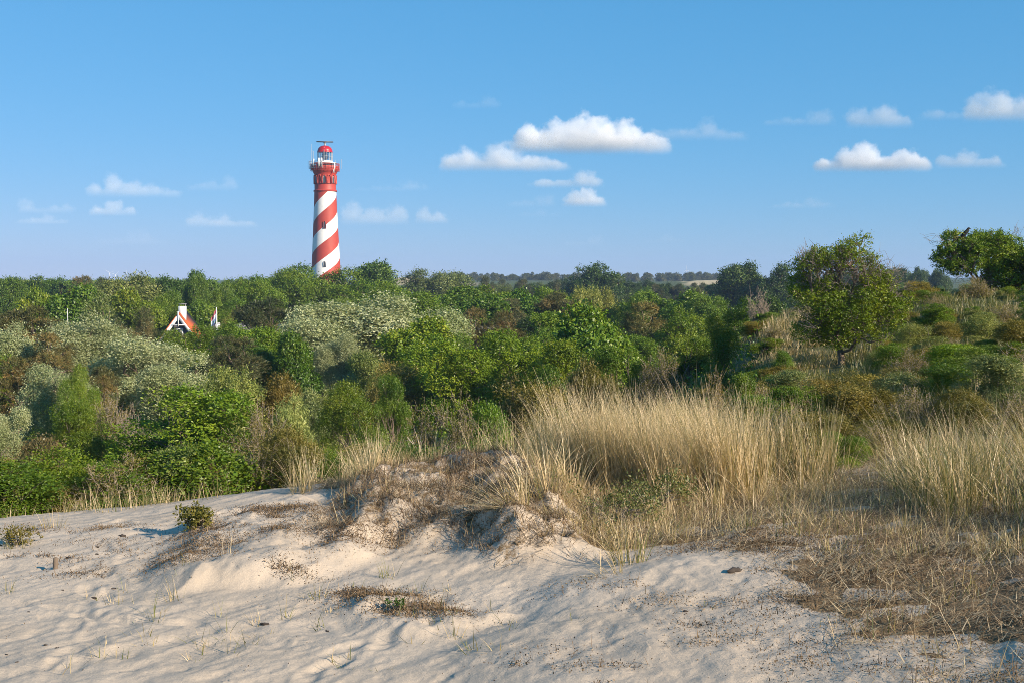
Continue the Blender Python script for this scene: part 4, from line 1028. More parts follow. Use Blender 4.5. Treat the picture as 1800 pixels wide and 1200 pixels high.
def sand_things():
    r = np.random.default_rng(44)
    # single sprigs of grass in the open sand: each one a thing
    spots = [(205, 1055, .14, 22, .2), (345, 1150, .10, 12, .3), (270, 1085, .2, 14, .25), (310, 1050, .22, 16, .3), (400, 1005, .18, 8, .2), (500, 1085, .16, 8, .6), (455, 1095, .12, 8, .6), (565, 1100, .15, 8, .6), (250, 1120, .16, 10, .4), (115, 1188, .18, 10, .5),
             (95, 915, .2, 40, .15), (25, 950, .2, 46, .45), (10, 1030, .14, 22, .3), (690, 1075, .12, 16, .9), (870, 1080, .14, 10, .5), (600, 1165, .1, 8, .6), (330, 1010, .14, 10, .6), (770, 1110, .12, 8, .5), (1010, 1125, .1, 8, .7), (1450, 1160, .1, 8, .6), (1240, 1110, .1, 8, .5), (440, 1130, .1, 6, .7)]
    for q in range(46):
        spots.append((r.uniform(150, 900), r.uniform(1010, 1190), r.uniform(.06, .2), int(r.integers(4, 13)), r.uniform(.1, .8)))
    lab = ['dry straw-coloured grass sprig alone in the smooth sand', 'thin greenish grass sprig poking from the rippled sand', 'small grass tuft at the sandy dune edge']
    for px, py, L, n, g in spots:
        x, y = on_plane(px, py); A = Acc()
        tuft(A, r, x, y, n, L, spread=.035 + .0012 * n, lean=.65, curl=.5, W=.0045, green=g, straw=.6)
        o = A.build('grass_sprig', M['grass'])
        k = 2 if n > 35 else 1 if g > .4 else 0
        tag(o, lab[k], 'grass', 'grass sprigs, %s' % ['dry', 'greenish', 'tufted'][k])
    # bundles of marram hanging over the sand edge
    for px, py, L, n, lean, dirn, label in [(905, 955, .55, 190, .5, (-.62, -.25), 'arching straw tuft drooping over the brown hummock edge towards the sand'),
                                           (948, 925, .6, 90, .25, (-.28, 0), 'upright straw tuft rising out of the brown hummock'),
                                           (1105, 1010, .36, 70, .35, (-.1, 0), 'green-tipped tuft where sand mound and brown litter meet'),
                                           (1075, 1035, .28, 46, .6, (-.6, -.3), 'flat-lying straw tuft on the lip of the sand mound'),
                                           (650, 870, .42, 120, .3, (-.05, 0), 'pale straw tuft crowning the rooty hummock'),
                                           (530, 858, .45, 80, .22, (0, 0), 'tuft of upright grass at the sand crest beside the rose thicket')]:
        x, y = on_plane(px, py); A = Acc()
        tuft(A, r, x, y, n, L, spread=.10, lean=lean, curl=.6, W=.0055, green=.12 if 'green' not in label else .4, dirn=dirn, straw=.72)
        tag(A.build('marram_tuft', M['grass']), label, 'grass')
    # small leafy plants near the sand
    def cushion(px, py, w, h, n, mat, label, leaf, tint):
        x, y = on_plane(px, py); z0 = gz(x, y)
        C = np.array([[r.normal(0, w * .24), r.normal(0, w * .2), h * r.uniform(.2, .7)] for _ in range(14)]); R = np.full(14, h * .42)
        V, Fc, t = crown_from_lobes(r, C, R, n // 10, 10, leaf, .45, h * .3, .5, 0, .6, .15)
        e = link('creeping_willow_bush', None); e.location = (x, y, z0); tag(e, label, 'bush')
        c = link('foliage', mk_mesh('cushion', V, Fc, M[mat], {'tint': t}), e); c.color = (*tint, 1)
        ps = [limb(r, (0, 0, -.03), C[i] + rdir(r, 1)[0] * R[i] * .5, .006, .002, 5, .1) for i in list(range(14)) * 2]
        link('stem', mk_mesh('cushion_stem', *tubes(ps, 4), M['twig']), e)
    cushion(345, 938, .25, .11, 1500, 'olive', 'small olive-green cushion bush casting a shadow on open sand', .028, (.8, .85, .7))
    cushion(1090, 930, .72, .24, 1500, 'grey', 'grey-leaved creeping willow in the brown litter below the tall straw grass', .024, (.62, .62, .55))
    cushion(1150, 905, .55, .26, 1500, 'grey', 'smaller grey-leaved creeping willow nearer the tall straw grass', .024, (.65, .66, .58))
    cushion(1060, 850, .30, .26, 600, 'grey', 'sprig of pale willow leaves just at the foot of the tall straw', .028, (1, 1, .85))
    cushion(25, 945, .30, .12, 900, 'olive', 'low grey-brown cushion plant at the sandy picture edge', .02, (.9, .85, .8))
    cushion(692, 1080, .07, .05, 160, 'dark', 'tiny dark green plant at the lower tip of the brown moss bank', .02, (.9, 1, .8))
    # droppings and dark bits lying on the sand, a peg
    def lump(px, py, s, label, name='wood_scrap', mat='bark_dark', long=2.2):
        x, y = on_plane(px, py); z = gz(x, y)
        n = 7; P = np.array([[(i / (n - 1) - .5) * s * long, r.normal(0, s * .1), s * .2 + r.normal(0, s * .06)] for i in range(n)])
        rad = s * .45 * np.sin(np.linspace(.15, 3.0, n)) ** .6 * r.uniform(.7, 1.2, n)
        a = r.uniform(-.6, .6); R = np.array([[math.cos(a), -math.sin(a), 0], [math.sin(a), math.cos(a), 0], [0, 0, 1]])
        V, Fc = tubes([(P @ R.T, rad)], 7)
        o = link(name, mk_mesh(name, V + r.normal(size=V.shape) * s * .05, Fc, M[mat], smooth=True)); o.location = (x, y, z); return tag(o, label, 'debris')
    for px, py, s in [(215, 932, .04), (170, 950, .025), (170, 964, .022), (165, 1040, .03), (200, 1025, .022), (120, 968, .03), (465, 1098, .04), (80, 1136, .016), (100, 1142, .016), (12, 1153, .014), (30, 1174, .012), (50, 1068, .014), (110, 1026, .014), (575, 1105, .02), (1205, 1118, .02)]:
        tag(lump(px, py, s * .62, 'dark scrap of wood lying on the pale sand'), group='dark scraps on the sand')
    tag(lump(1290, 1048, .045, 'dark lump of peat lying on the pale sand mound beside the brown litter', 'peat_lump'), cat='lump')
    x, y = on_plane(97, 988); z = gz(x, y)
    V, Fc = tubes([(np.array([[0, 0, -.05], [.002, 0, .03], [.004, 0, .07], [.004, 0, .078]]), np.array([.016, .017, .016, .004]))], 8)
    o = link('wooden_peg', mk_mesh('wooden_peg', V, Fc, M['bark'], smooth=False)); o.location = (x, y, z); tag(o, 'short brown wooden peg stuck upright in the open sand', 'peg')
M['bark_dark'] = simple('dark_wood', (.05, .038, .03), .9, noise=.4, scale=30)
# ------------------------------------------------------------------ built things
def lathe(prof, seg=48, cap=True):
    """prof: list of (radius, z)."""
    prof = np.array(prof, float); n = len(prof); a = np.arange(seg) * 2 * math.pi / seg
    V = np.stack([prof[:, 0:1] * np.cos(a), prof[:, 0:1] * np.sin(a), np.repeat(prof[:, 1:2], seg, 1)], -1).reshape(-1, 3)
    i, j = np.meshgrid(np.arange(n - 1), np.arange(seg), indexing='ij'); j2 = (j + 1) % seg
    return V, np.stack([i * seg + j, i * seg + j2, (i + 1) * seg + j2, (i + 1) * seg + j], -1).reshape(-1, 4)

BOXF = np.array([[0, 3, 2, 1], [4, 5, 6, 7], [0, 1, 5, 4], [1, 2, 6, 5], [2, 3, 7, 6], [3, 0, 4, 7]])
def boxm(c, s, rz=0.0):
    x, y, z = np.array(s) / 2
    V = np.array([[-x, -y, -z], [x, -y, -z], [x, y, -z], [-x, y, -z], [-x, -y, z], [x, -y, z], [x, y, z], [-x, y, z]])
    R = np.array([[math.cos(rz), -math.sin(rz), 0], [math.sin(rz), math.cos(rz), 0], [0, 0, 1]])
    return V @ R.T + np.array(c), BOXF
def join(*ms):
    V, Fc, o = [], [], 0
    for v, f in ms: V.append(v); Fc.append(f + o); o += len(v)
    return np.concatenate(V), np.concatenate(Fc)
def part(name, m, mat, parent, smooth=False):
    return link(name, mk_mesh(name, m[0], m[1], M[mat], smooth=smooth), parent)
def bar(a, b, r, sides=5): return tubes([(np.array([a, (np.array(a) + np.array(b)) / 2, b], float), np.array([r, r, r]))], sides)

M['red'] = simple('red_paint', (.40, .045, .024), .55, noise=.08, scale=.9)
M['dome_red'] = simple('dome_red', (.42, .008, .012), .35, noise=.08)
M['white'] = simple('white_paint', (.80, .79, .76), .6, noise=.05)
M['steel'] = simple('galvanised_steel', (.45, .46, .47), .5, metallic=.3)
M['darksteel'] = simple('dark_steel', (.06, .07, .08), .5)
M['window'] = simple('dark_window', (.05, .055, .065), .3)
M['slate_grey'] = simple('slate_grey_paint', (.16, .16, .17), .7)
M['stone'] = simple('grey_stone', (.36, .36, .36), .8)
M['tiles'] = simple('orange_tiles', (.62, .13, .035), .7, noise=.15, scale=3)
M['boards'] = simple('dark_boards', (.10, .09, .11), .8)
M['slate'] = simple('grey_roof', (.28, .27, .26), .8)
M['crow'] = simple('black_feathers', (.008, .008, .009), .9)
M['flag_red'] = simple('faded_red_cloth', (.45, .10, .13), .8); M['flag_white'] = simple('white_cloth', (.7, .72, .75), .8); M['flag_blue'] = simple('blue_cloth', (.16, .24, .42), .8)
M['turbine'] = simple('pale_turbine_paint', (.75, .76, .78), .5)

def glass_mat():
    m, nt, out = new_mat('lantern_glass'); L = nt.links.new
    t = N(nt, 'ShaderNodeBsdfTransparent'); t.inputs[0].default_value = (.86, .90, .92, 1); g = N(nt, 'ShaderNodeBsdfGlossy'); g.inputs['Roughness'].default_value = .05
    mx = N(nt, 'ShaderNodeMixShader'); mx.inputs[0].default_value = .22
    L(t.outputs[0], mx.inputs[1]); L(g.outputs[0], mx.inputs[2]); L(mx.outputs[0], out.inputs[0]); return m
M['glass'] = glass_mat()

def stripe_mat(z_mid, pitch):
    """Red and white spiral painted round the shaft (two starts)."""
    m, nt, out = new_mat('spiral_paint'); L = nt.links.new
    b = N(nt, 'ShaderNodeBsdfPrincipled'); b.inputs['Roughness'].default_value = .6
    tc = N(nt, 'ShaderNodeTexCoord'); sp = N(nt, 'ShaderNodeSeparateXYZ'); L(tc.outputs['Object'], sp.inputs[0])
    def m_(op, a, bb=None):
        n = N(nt, 'ShaderNodeMath', operation=op)
        for k, v in enumerate((a, bb)):
            if v is None: continue
            if isinstance(v, (int, float)): n.inputs[k].default_value = v
            else: L(v, n.inputs[k])
        return n.outputs[0]
    ang = m_('ARCTAN2', sp.outputs['X'], m_('MULTIPLY', sp.outputs['Y'], -1.0))   # 0 towards -Y, grows towards +X
    rise = m_('MULTIPLY', ang, pitch / (2 * math.pi))
    u = m_('DIVIDE', m_('SUBTRACT', m_('SUBTRACT', sp.outputs['Z'], z_mid), rise), pitch / 2)
    fr = m_('ABSOLUTE', m_('SUBTRACT', m_('FRACT', m_('ADD', u, .5 + 100)), .5))
    wht = m_('LESS_THAN', fr, .245)
    nz = N(nt, 'ShaderNodeTexNoise', i_Scale=.7, i_Detail=6.0); L(tc.outputs['Object'], nz.inputs['Vector'])
    dirt = N(nt, 'ShaderNodeMapRange'); dirt.inputs[1].default_value = .3; dirt.inputs[2].default_value = .7; dirt.inputs[3].default_value = .9; dirt.inputs[4].default_value = 1.04; L(nz.outputs['Fac'], dirt.inputs[0])
    mx = N(nt, 'ShaderNodeMix', data_type='RGBA'); mx.inputs[6].default_value = (.40, .048, .026, 1); mx.inputs[7].default_value = (.80, .79, .76, 1); L(wht, mx.inputs[0])
    mu = N(nt, 'ShaderNodeMix', data_type='RGBA', blend_type='MULTIPLY'); mu.inputs[0].default_value = 1; L(mx.outputs[2], mu.inputs[6]); L(dirt.outputs[0], mu.inputs[7])
    L(mu.outputs[2], b.inputs['Base Color']); L(b.outputs[0], out.inputs[0]); return m

def arch_panel(w, h, d, seg=8):
    """Pointed arch outline extruded by d, in local x (width), z (height), facing -y."""
    pts = [(-w / 2, 0), (w / 2, 0), (w / 2, h * .5)]
    for k in range(1, seg): a = k / seg * math.pi / 2; pts.append((w / 2 * math.cos(a) ** .8, h * .5 + h * .5 * math.sin(a)))
    pts.append((0, h))
    for k in range(seg - 1, 0, -1): a = k / seg * math.pi / 2; pts.append((-w / 2 * math.cos(a) ** .8, h * .5 + h * .5 * math.sin(a)))
    pts.append((-w / 2, h * .5))
    return pts

def arch_frame(w, h, t, d):
    """A raised band that follows the arch outline (quads)."""
    o = np.array(arch_panel(w, h, d)); i_ = np.array(arch_panel(w - 2 * t, h - t, d)); n = len(o)
    V = np.concatenate([np.stack([o[:, 0], np.zeros(n), o[:, 1]], 1), np.stack([o[:, 0], np.full(n, -d), o[:, 1]], 1), np.stack([i_[:, 0], np.full(n, -d), i_[:, 1]], 1), np.stack([i_[:, 0], np.zeros(n), i_[:, 1]], 1)])
    Fc = []
    for k in range(n):
        k2 = (k + 1) % n
        for q in range(3): Fc.append([q * n + k, q * n + k2, (q + 1) * n + k2, (q + 1) * n + k])
    return V, np.array(Fc)
def arch_pane(w, h, y):
    o = np.array(arch_panel(w, h, 0)); n = len(o); c = np.array([[0, y, h * .4]])
    V = np.concatenate([np.stack([o[:, 0], np.full(n, y), o[:, 1]], 1), c, c])
    return V, np.array([[k, (k + 1) % n, n, n + 1] for k in range(n)])
def around(m, ang, rad, z, tilt=0.0):
    """Place a part that faces -y on the tower wall at angle ang (0 towards the viewer, + to the right)."""
    V = m[0].copy(); V[:, 1] -= rad + tilt * 0; R = np.array([[math.cos(ang), -math.sin(ang), 0], [math.sin(ang), math.cos(ang), 0], [0, 0, 1]])
    V = V @ R.T; V[:, 2] += z; return V, m[1]

def lighthouse():
    Y = 410.0; k = Y / F
    x0, _, _ = at(573.2, 487, Y); zb = gz(x0, Y)
    Z = lambda py: (at(573, py, Y)[2] - zb)
    e = link('lighthouse', None); e.location = (x0, Y, zb)
    tag(e, 'tall lighthouse with red and white spiral stripes and a red dome', 'lighthouse')
    r_t, r_b = 19.0 * k, 25.2 * k
    zt, z475 = Z(337.5), Z(475)
    R = lambda z: r_t + (r_b - r_t) * ((zt - z) / (zt - z475)) ** 1.12 if z <= zt else r_t
    M['stripe'] = stripe_mat(Z(413), 22.3)
    prof = [(R(z), z) for z in np.linspace(-1.5, zt, 30)]
    part('tower_shaft', lathe(prof, 72), 'stripe', e, True)
    zd = Z(306.5)
    # red drum with plain bands
    dr = 18.6 * k
    part('arcade_drum', lathe([(r_t + .02, zt), (dr + .35, zt + .002), (dr + .35, zt + .45), (dr + .02, zt + .65), (dr, zt + .7), (dr, zd - .2), (dr + .3, zd + .2), (21.5 * k, zd + 1.1), (24.6 * k, zd + 1.6), (24.6 * k, zd + 1.85), (r_t * .5, zd + 1.86)], 64), 'red', e, False)
    for i in range(14):
        a = math.radians(4) + i * 2 * math.pi / 14
        part('blind_arch', around(arch_frame(1.55, 3.2, .22, .30), a, dr - .03, zt + 2.7), 'red', e)
    for i, a in enumerate((4, -47.4, 55.4, 106.9, -98.9, 158.3)):
        w = part('window', around(arch_frame(1.0, 2.5, .14, .16), math.radians(a), dr - .03, zt + 2.85), 'stone', e)
        part('pane', around(arch_pane(.75, 2.3, -.06), math.radians(a), dr, zt + 2.9), 'window', w)
    for py, a, w_, h_, fr in ((403, 4, .8, 2.5, 'red'), (470, 4, .6, 1.9, 'stone'), (528, 4, .9, 2.2, 'stone')):
        zz = Z(py); rr = R(zz + h_ / 2)
        w = part('window', around(arch_frame(w_ + .35, h_ + .25, .18, .22), math.radians(a), rr + .02, zz), fr, e)
        part('pane', around(arch_pane(w_, h_, -.10), math.radians(a), rr + .04, zz), 'window', w)
    part('base_moulding', lathe([(R(0) + .1, -1.5), (R(0) + .7, -1.4), (R(0) + .7, .6), (R(.8) + .02, .9)], 64), 'stone', e)
    # gallery: red parapet, steel railing
    gf = zd + 1.86; pr = 24.2 * k
    part('parapet', lathe([(pr - .18, gf), (pr, gf), (pr, gf + .95), (pr - .18, gf + .95), (pr - .18, gf)], 64), 'red', e)
    rails = []
    for i in range(28):
        a = i * 2 * math.pi / 28; c, s = math.cos(a) * (pr + .15), math.sin(a) * (pr + .15)
        rails.append(bar((c, s, gf - .9), (c, s, gf + 1.75), .05, 4))
    for zz in (gf - .75, gf + 1.35, gf + 1.75):
        a = np.linspace(0, 2 * math.pi, 49); rails.append(tubes([(np.stack([np.cos(a) * (pr + .15), np.sin(a) * (pr + .15), np.full(49, zz)], 1), np.full(49, .06))], 4))
    part('railing', join(*rails), 'red', e)
    out = []
    for i in range(8):      # outer steel maintenance cage on the left half
        a = math.radians(185 + i * 12); c, s = math.cos(a) * (pr + .75), math.sin(a) * (pr + .75)
        out.append(bar((c, s, gf - .2), (c, s, gf + 2.6), .07, 4)); out.append(bar((c, s, gf + .1), (c * .86, s * .86, gf + .1), .06, 4))
    for zz in (gf + .1, gf + 1.2, gf + 2.3):
        a = np.radians(np.linspace(180, 275, 20)); out.append(tubes([(np.stack([np.cos(a) * (pr + .75), np.sin(a) * (pr + .75), np.full(20, zz)], 1), np.full(20, .06))], 4))
    part('antenna_frame', join(*out), 'steel', e)
    # watch room under the lantern with its pale overhanging roof
    zl0, zl1, zdm = Z(284), Z(267.8), Z(256.4)
    part('watch_room', lathe([(15.2 * k, gf), (15.2 * k, zl0 - .9)], 40), 'slate_grey', e)
    for a in (-70, -40, -8, 22, 46, 74):
        part('watch_window', around(boxm((0, -.05, .55), (1.1, .12, 1.1)), math.radians(a), 15.2 * k, gf + .25), 'window', e)
    part('watch_roof', lathe([(15.2 * k, zl0 - .9), (20.8 * k, zl0 - .88), (21 * k, zl0 - .66), (14 * k, zl0 - .25), (13.6 * k, zl0), (9 * k, zl0 + .02)], 48), 'white', e)
    lr = 13.0 * k
    part('lantern_glazing', lathe([(lr, zl0), (lr, zl1)], 40), 'glass', e, True)
    bars_ = []
    for i in range(16):
        a = i * 2 * math.pi / 16; bars_.append(bar((math.cos(a) * lr, math.sin(a) * lr, zl0), (math.cos(a) * lr, math.sin(a) * lr, zl1), .07, 4))
    for zz in (zl0 + .1, (zl0 + zl1) / 2, zl1 - .05):
        a = np.linspace(0, 2 * math.pi, 41); bars_.append(tubes([(np.stack([np.cos(a) * lr, np.sin(a) * lr, np.full(41, zz)], 1), np.full(41, .06))], 4))
    part('glazing_bars', join(*bars_), 'steel', e)
    ln = part('lens', lathe([(.25, zl0), (.4, zl0 + .5), (1.0, zl0 + .8), (1.25, (zl0 + zl1) / 2), (1.0, zl1 - .6), (.3, zl1 - .3), (.02, zl1 - .25)], 20), 'window', e, True)
    dm = part('dome', lathe([(lr + .12, zl1 - .15), (lr + .12, zl1 + .1)] + [(lr * math.cos(t) ** .85 + .02, zl1 + .1 + (zdm - zl1 - .1) * math.sin(t)) for t in np.linspace(0, 1.5, 12)] + [(.02, zdm)], 40), 'dome_red', e, True)
    part('dome_mast', join(bar((0, 0, zdm - .1), (0, 0, zdm + 1.0), .28, 8), bar((.12, -lr * .62, zdm - .75), (.12, -.1, zdm + .3), .07, 5)), 'steel', e)
    part('ladder', tubes([(np.array([[.1, -lr - .2, zl0], [.1, -lr - .2, zl1], [.1, -lr * .8, zl1 + 1.5], [.1, -.3, zdm + .05]]), np.full(4, .09))], 4), 'white', e)
    rd = part('radar_antenna', join(boxm((0, 0, Z(249.9)), (29 * k, .35, .42), math.radians(12)), boxm((0, 0, Z(249.9) - .35), (1.0, .6, .35), math.radians(12))), 'darksteel', e)
    # panel antennas and whips
    for px, top, bot, w, a in ((557.0, 282, 294, 3.0, -35), (567.0, 281, 295.5, 2.6, -12), (571.2, 280.5, 295.5, 3.0, -2), (591.5, 288, 300, 1.4, 48), (591, 300, 306, 1.3, 45)):
        rr = (px - 573.2) * k / math.sin(math.radians(a)) if abs(a) > 5 else pr + .4
        z0_, z1_ = Z(bot), Z(top)
        part('panel_antenna', join(around(boxm((0, 0, 0), (w * k, .3, z1_ - z0_)), math.radians(a) if abs(a) > 5 else math.asin((px - 573.2) * k / rr), rr, (z0_ + z1_) / 2)), 'white', e)
    for px, top in ((552.3, 255), (555.2, 267), (556.8, 268), (547.5, 283), (549, 284), (598.5, 281), (594, 283), (602, 280), (589, 284), (579, 283)):
        xx = (px - 573.2) * k; yy = -math.sqrt(max(.0, (pr + .4) ** 2 - xx ** 2))
        part('whip_antenna', bar((xx, yy, gf), (xx, yy, Z(top)), .05, 4), 'steel', e)

def house():
    Y = 150.0; k = Y / F
    xa, _, za = at(314.5, 553, Y); g = gz(xa, Y)
    hp = za - g; rz = math.radians(8)
    e = link('house', None); e.location = (xa, Y, g); e.rotation_euler = (0, 0, rz)
    tag(e, 'white house with dark boarded gable, orange tile roof and white chimneys', 'house')
    hw, sl = 3.3, 1.38; ev = hp - hw * sl; dp = 7.0
    wall = np.array([[-hw, 0, -.3], [hw, 0, -.3], [hw, 0, ev], [-hw, 0, ev], [-hw, dp, -.3], [hw, dp, -.3], [hw, dp, ev], [-hw, dp, ev]], float)
    part('wall', (wall, np.array([[0, 1, 2, 3], [1, 5, 6, 2], [5, 4, 7, 6], [4, 0, 3, 7]])), 'white', e)
    gp = hp - .15
    for y_, q in ((0, [0, 1, 2, 3]), (dp, [1, 0, 3, 2])):
        part('gable', (np.array([[-hw, y_, ev], [hw, y_, ev], [.01, y_, gp], [-.01, y_, gp]], float), np.array([q])), 'boards', e)
    def slope(s, mat_off=0):
        t = .22; ox = s * (hw + .5); oz = hp - (hw + .5) * sl
        V = np.array([[0, -.55, hp], [0, dp + .5, hp], [ox, dp + .5, oz], [ox, -.55, oz]]); U = V + np.array([s * t * .75, 0, t * .6])
        U[:2, 0] = 0; U[:2, 2] = hp + t * 1.2
        A = np.concatenate([V, U]); return A, np.array([[0, 1, 2, 3], [7, 6, 5, 4], [0, 4, 5, 1], [2, 6, 7, 3], [1, 5, 6, 2], [3, 7, 4, 0]])
    rf = part('roof', join(slope(-1), slope(1)), 'tiles', e)
    def barge(s):
        a, b = np.array([0, -.62, hp + .1]), np.array([s * (hw + .5), -.62, hp - (hw + .5) * sl + .1]); w = np.array([0, 0, -.62])
        V = np.array([a, b, b + w, a + w]); V2 = V + np.array([0, .05, 0]); return np.concatenate([V, V2]), BOXF
    part('bargeboard', barge(-1), 'white', e); part('bargeboard', barge(1), 'white', e)
    part('finial_post', join(boxm((0, -.70, hp - .55), (.14, .10, 2.0)), boxm((0, -.66, hp - 1.35), (1.7, .08, .13))), 'white', e)
    w = part('window', join(boxm((.1, -.05, hp - 2.35), (.85, .1, 1.1))), 'white', e)
    part('pane', join(boxm((.1, -.11, hp - 2.35), (.5, .06, .85))), 'window', w)
    c = part('chimney', join(boxm((.3, 1.2, hp + .1), (.95, .8, 1.9))), 'white', rf); part('chimney_cap', join(boxm((.3, 1.2, hp + 1.35), (1.0, .85, .06)), boxm((-.1, 1.2, hp + 1.2), (.08, .08, .3)), boxm((.7, 1.2, hp + 1.2), (.08, .08, .3))), 'stone', rf)
    # lower wing behind, with the second chimney
    wx, wz = 4.9, hp - 2.6
    part('wing_wall', join(boxm((wx, 4.5, (wz - 1.6) / 2 - .2), (3.2, 5, wz - 1.6 + .4))), 'white', e)
    V = np.array([[wx - 1.9, 1.8, wz - 1.7], [wx + 1.9, 1.8, wz - 1.7], [wx + 1.9, 7.2, wz - 1.7], [wx - 1.9, 7.2, wz - 1.7], [wx - .1, 1.8, wz - .1], [wx + .1, 1.8, wz - .1], [wx + .1, 7.2, wz - .1], [wx - .1, 7.2, wz - .1]])
    part('wing_roof', (V, BOXF), 'tiles', e)
    c2 = part('wing_chimney', join(boxm((wx - .25, 3.0, wz + .1), (.62, .6, 2.2))), 'white', e); part('chimney_pot', join(boxm((wx - .25, 3.0, wz + 1.3), (.5, .5, .18))), 'stone', c2)
    # flagpole
    x, y, zt = at(380.5, 540, 140); g = gz(x, y); H = zt - g
    f = link('flagpole', None); f.location = (x, y, g); tag(f, 'white flagpole with a limp faded flag, between house and pines', 'flagpole')
    part('pole', tubes([(np.array([[0, 0, -.1], [0, 0, H / 2], [0, 0, H - .08], [0, 0, H]]), np.array([.085, .075, .06, .02]))], 8), 'white', f, True)
    def cloth(z0, z1, mat, name):
        nu, nv = 10, 5; u, v = np.meshgrid(np.linspace(0, 1, nu), np.linspace(0, 1, nv), indexing='ij')
        X = -.06 - .62 * u; Yy = .10 * np.sin(u * 9 + v * 2) * (.3 + u); Zz = z0 + (z1 - z0) * v - 1.15 * u ** 1.1
        V = np.stack([X, Yy, Zz], -1).reshape(-1, 3); i, j = np.meshgrid(np.arange(nu - 1), np.arange(nv - 1), indexing='ij')
        Fc = np.stack([i * nv + j, (i + 1) * nv + j, (i + 1) * nv + j + 1, i * nv + j + 1], -1).reshape(-1, 4)
        a = Vector((0, 0, 1)); return V, Fc
    fl = link('flag', None, f)
    for z0, z1, mt, nm in ((H - .72, H - .25, 'flag_red', 'red_band'), (H - 1.17, H - .72, 'flag_white', 'white_band'), (H - 1.62, H - 1.17, 'flag_blue', 'blue_band')):
        part(nm, cloth(z0, z1, mt, nm), mt, fl, True)
    # short white post above the poplar thicket
    x, y, zt = at(118.5, 542, 118); g = gz(x, y); H = zt - g
    o = link('white_post', mk_mesh('white_post', *tubes([(np.array([[0, 0, -.1], [0, 0, H / 2], [0, 0, H - .03], [0, 0, H]]), np.array([.05, .05, .045, .01]))], 8), M['steel'])); o.location = (x, y, g); tag(o, 'slim pale post standing above the white poplar thicket', 'post')
    # clipped bushes round the house
    for a in [('bbush', 305, 579, 56, 141, 'yellow-green garden bush hiding the lower house gable', (.8, .75, .5)), ('bbush', 336, 582, 50, 140, 'yellow-green garden bush under the orange roof slope', (.85, .8, .5)),
              ('bbush', 392, 572, 62, 136, 'yellow-green garden bush at the foot of the flagpole', (.85, .8, .5)), ('bbush', 362, 590, 50, 138, 'blossoming pale garden bush below the second chimney', (1.3, 1.3, 1.1)),
              ('willow', 405, 553, 26, 146, 'small yellowish conifer-like tree beside the flagpole', (1.1, 1.0, .6))]:
        plant(*a[:6], tint=a[6])
    # two cottages nearly hidden in the wood
    def cottage(px, py, Y, w, d, hh, rz, wallm, roofm, label, ridge=1.8):
        x, y, zt = at(px, py, Y); g = gz(x, y); H = zt - g
        c = link('cottage', None); c.location = (x, y, g); c.rotation_euler = (0, 0, math.radians(rz)); tag(c, label, 'house')
        part('wall', join(boxm((0, 0, (H - ridge) / 2 - .2), (w, d, H - ridge + .4))), wallm, c)
        V = np.array([[-w / 2 - .4, -d / 2 - .4, H - ridge], [w / 2 + .4, -d / 2 - .4, H - ridge], [w / 2 + .4, d / 2 + .4, H - ridge], [-w / 2 - .4, d / 2 + .4, H - ridge], [-w / 2 - .4, -.08, H], [w / 2 + .4, -.08, H], [w / 2 + .4, .08, H], [-w / 2 - .4, .08, H]])
        part('roof', (V, BOXF), roofm, c)
        part('window', join(boxm((-w * .2, -d / 2 - .03, (H - ridge) * .55), (.9, .08, 1.0))), 'window', c); part('door', join(boxm((w * .25, -d / 2 - .03, .95), (.9, .08, 1.9))), 'boards', c)
    cottage(424, 568, 155, 7, 5, 3, 18, 'stone', 'slate', 'grey-roofed shed showing only a roof slope behind the blackish pine')
    cottage(842, 573, 121, 6, 5, 3, -8, 'white', 'slate', 'white cottage glimpsed between the brown-tinged pines and the yellowish thorn')

def turbines():
    for px, top, ph, label, Y in ((193, 472, 20, 'first of the twin pale wind turbines peeping over the wood', 2700), (203, 475, 40, 'second of the twin pale wind turbines peeping over the wood', 2750), (222, 478, 80, 'third tiny pale wind turbine over the humped willow', 2900),
                               (1566, 460, 95, 'tallest pale wind turbine on the skyline between the two hill thorns', 2600), (1580, 464, 88, 'shorter pale wind turbine on the skyline between the two hill thorns', 2650), (1207, 467, 92, 'pale wind turbine faint over the far pine row', 2850)):
        x, y, z = at(px, top + 8, Y); g = gz(x, y); H = max(z - g, 14)
        e = link('wind_turbine', None); e.location = (x, y, g); tag(e, label, 'wind turbine')
        part('mast', lathe([(.9, -1), (.8, H * .3), (.5, H), (.02, H + .05)], 10), 'turbine', e)
        part('nacelle', join(boxm((0, -.6, H), (1.0, 2.4, 1.0))), 'turbine', e)
        for b in range(3):
            a = math.radians(ph + 120 * b); d = np.array([math.cos(a), 0, math.sin(a)]); c = np.array([0, -2.0, H])
            part('blade', tubes([(np.array([c, c + d * 3, c + d * 7, c + d * 12.]), np.array([.25, .55, .35, .08]))], 5), 'turbine', e)

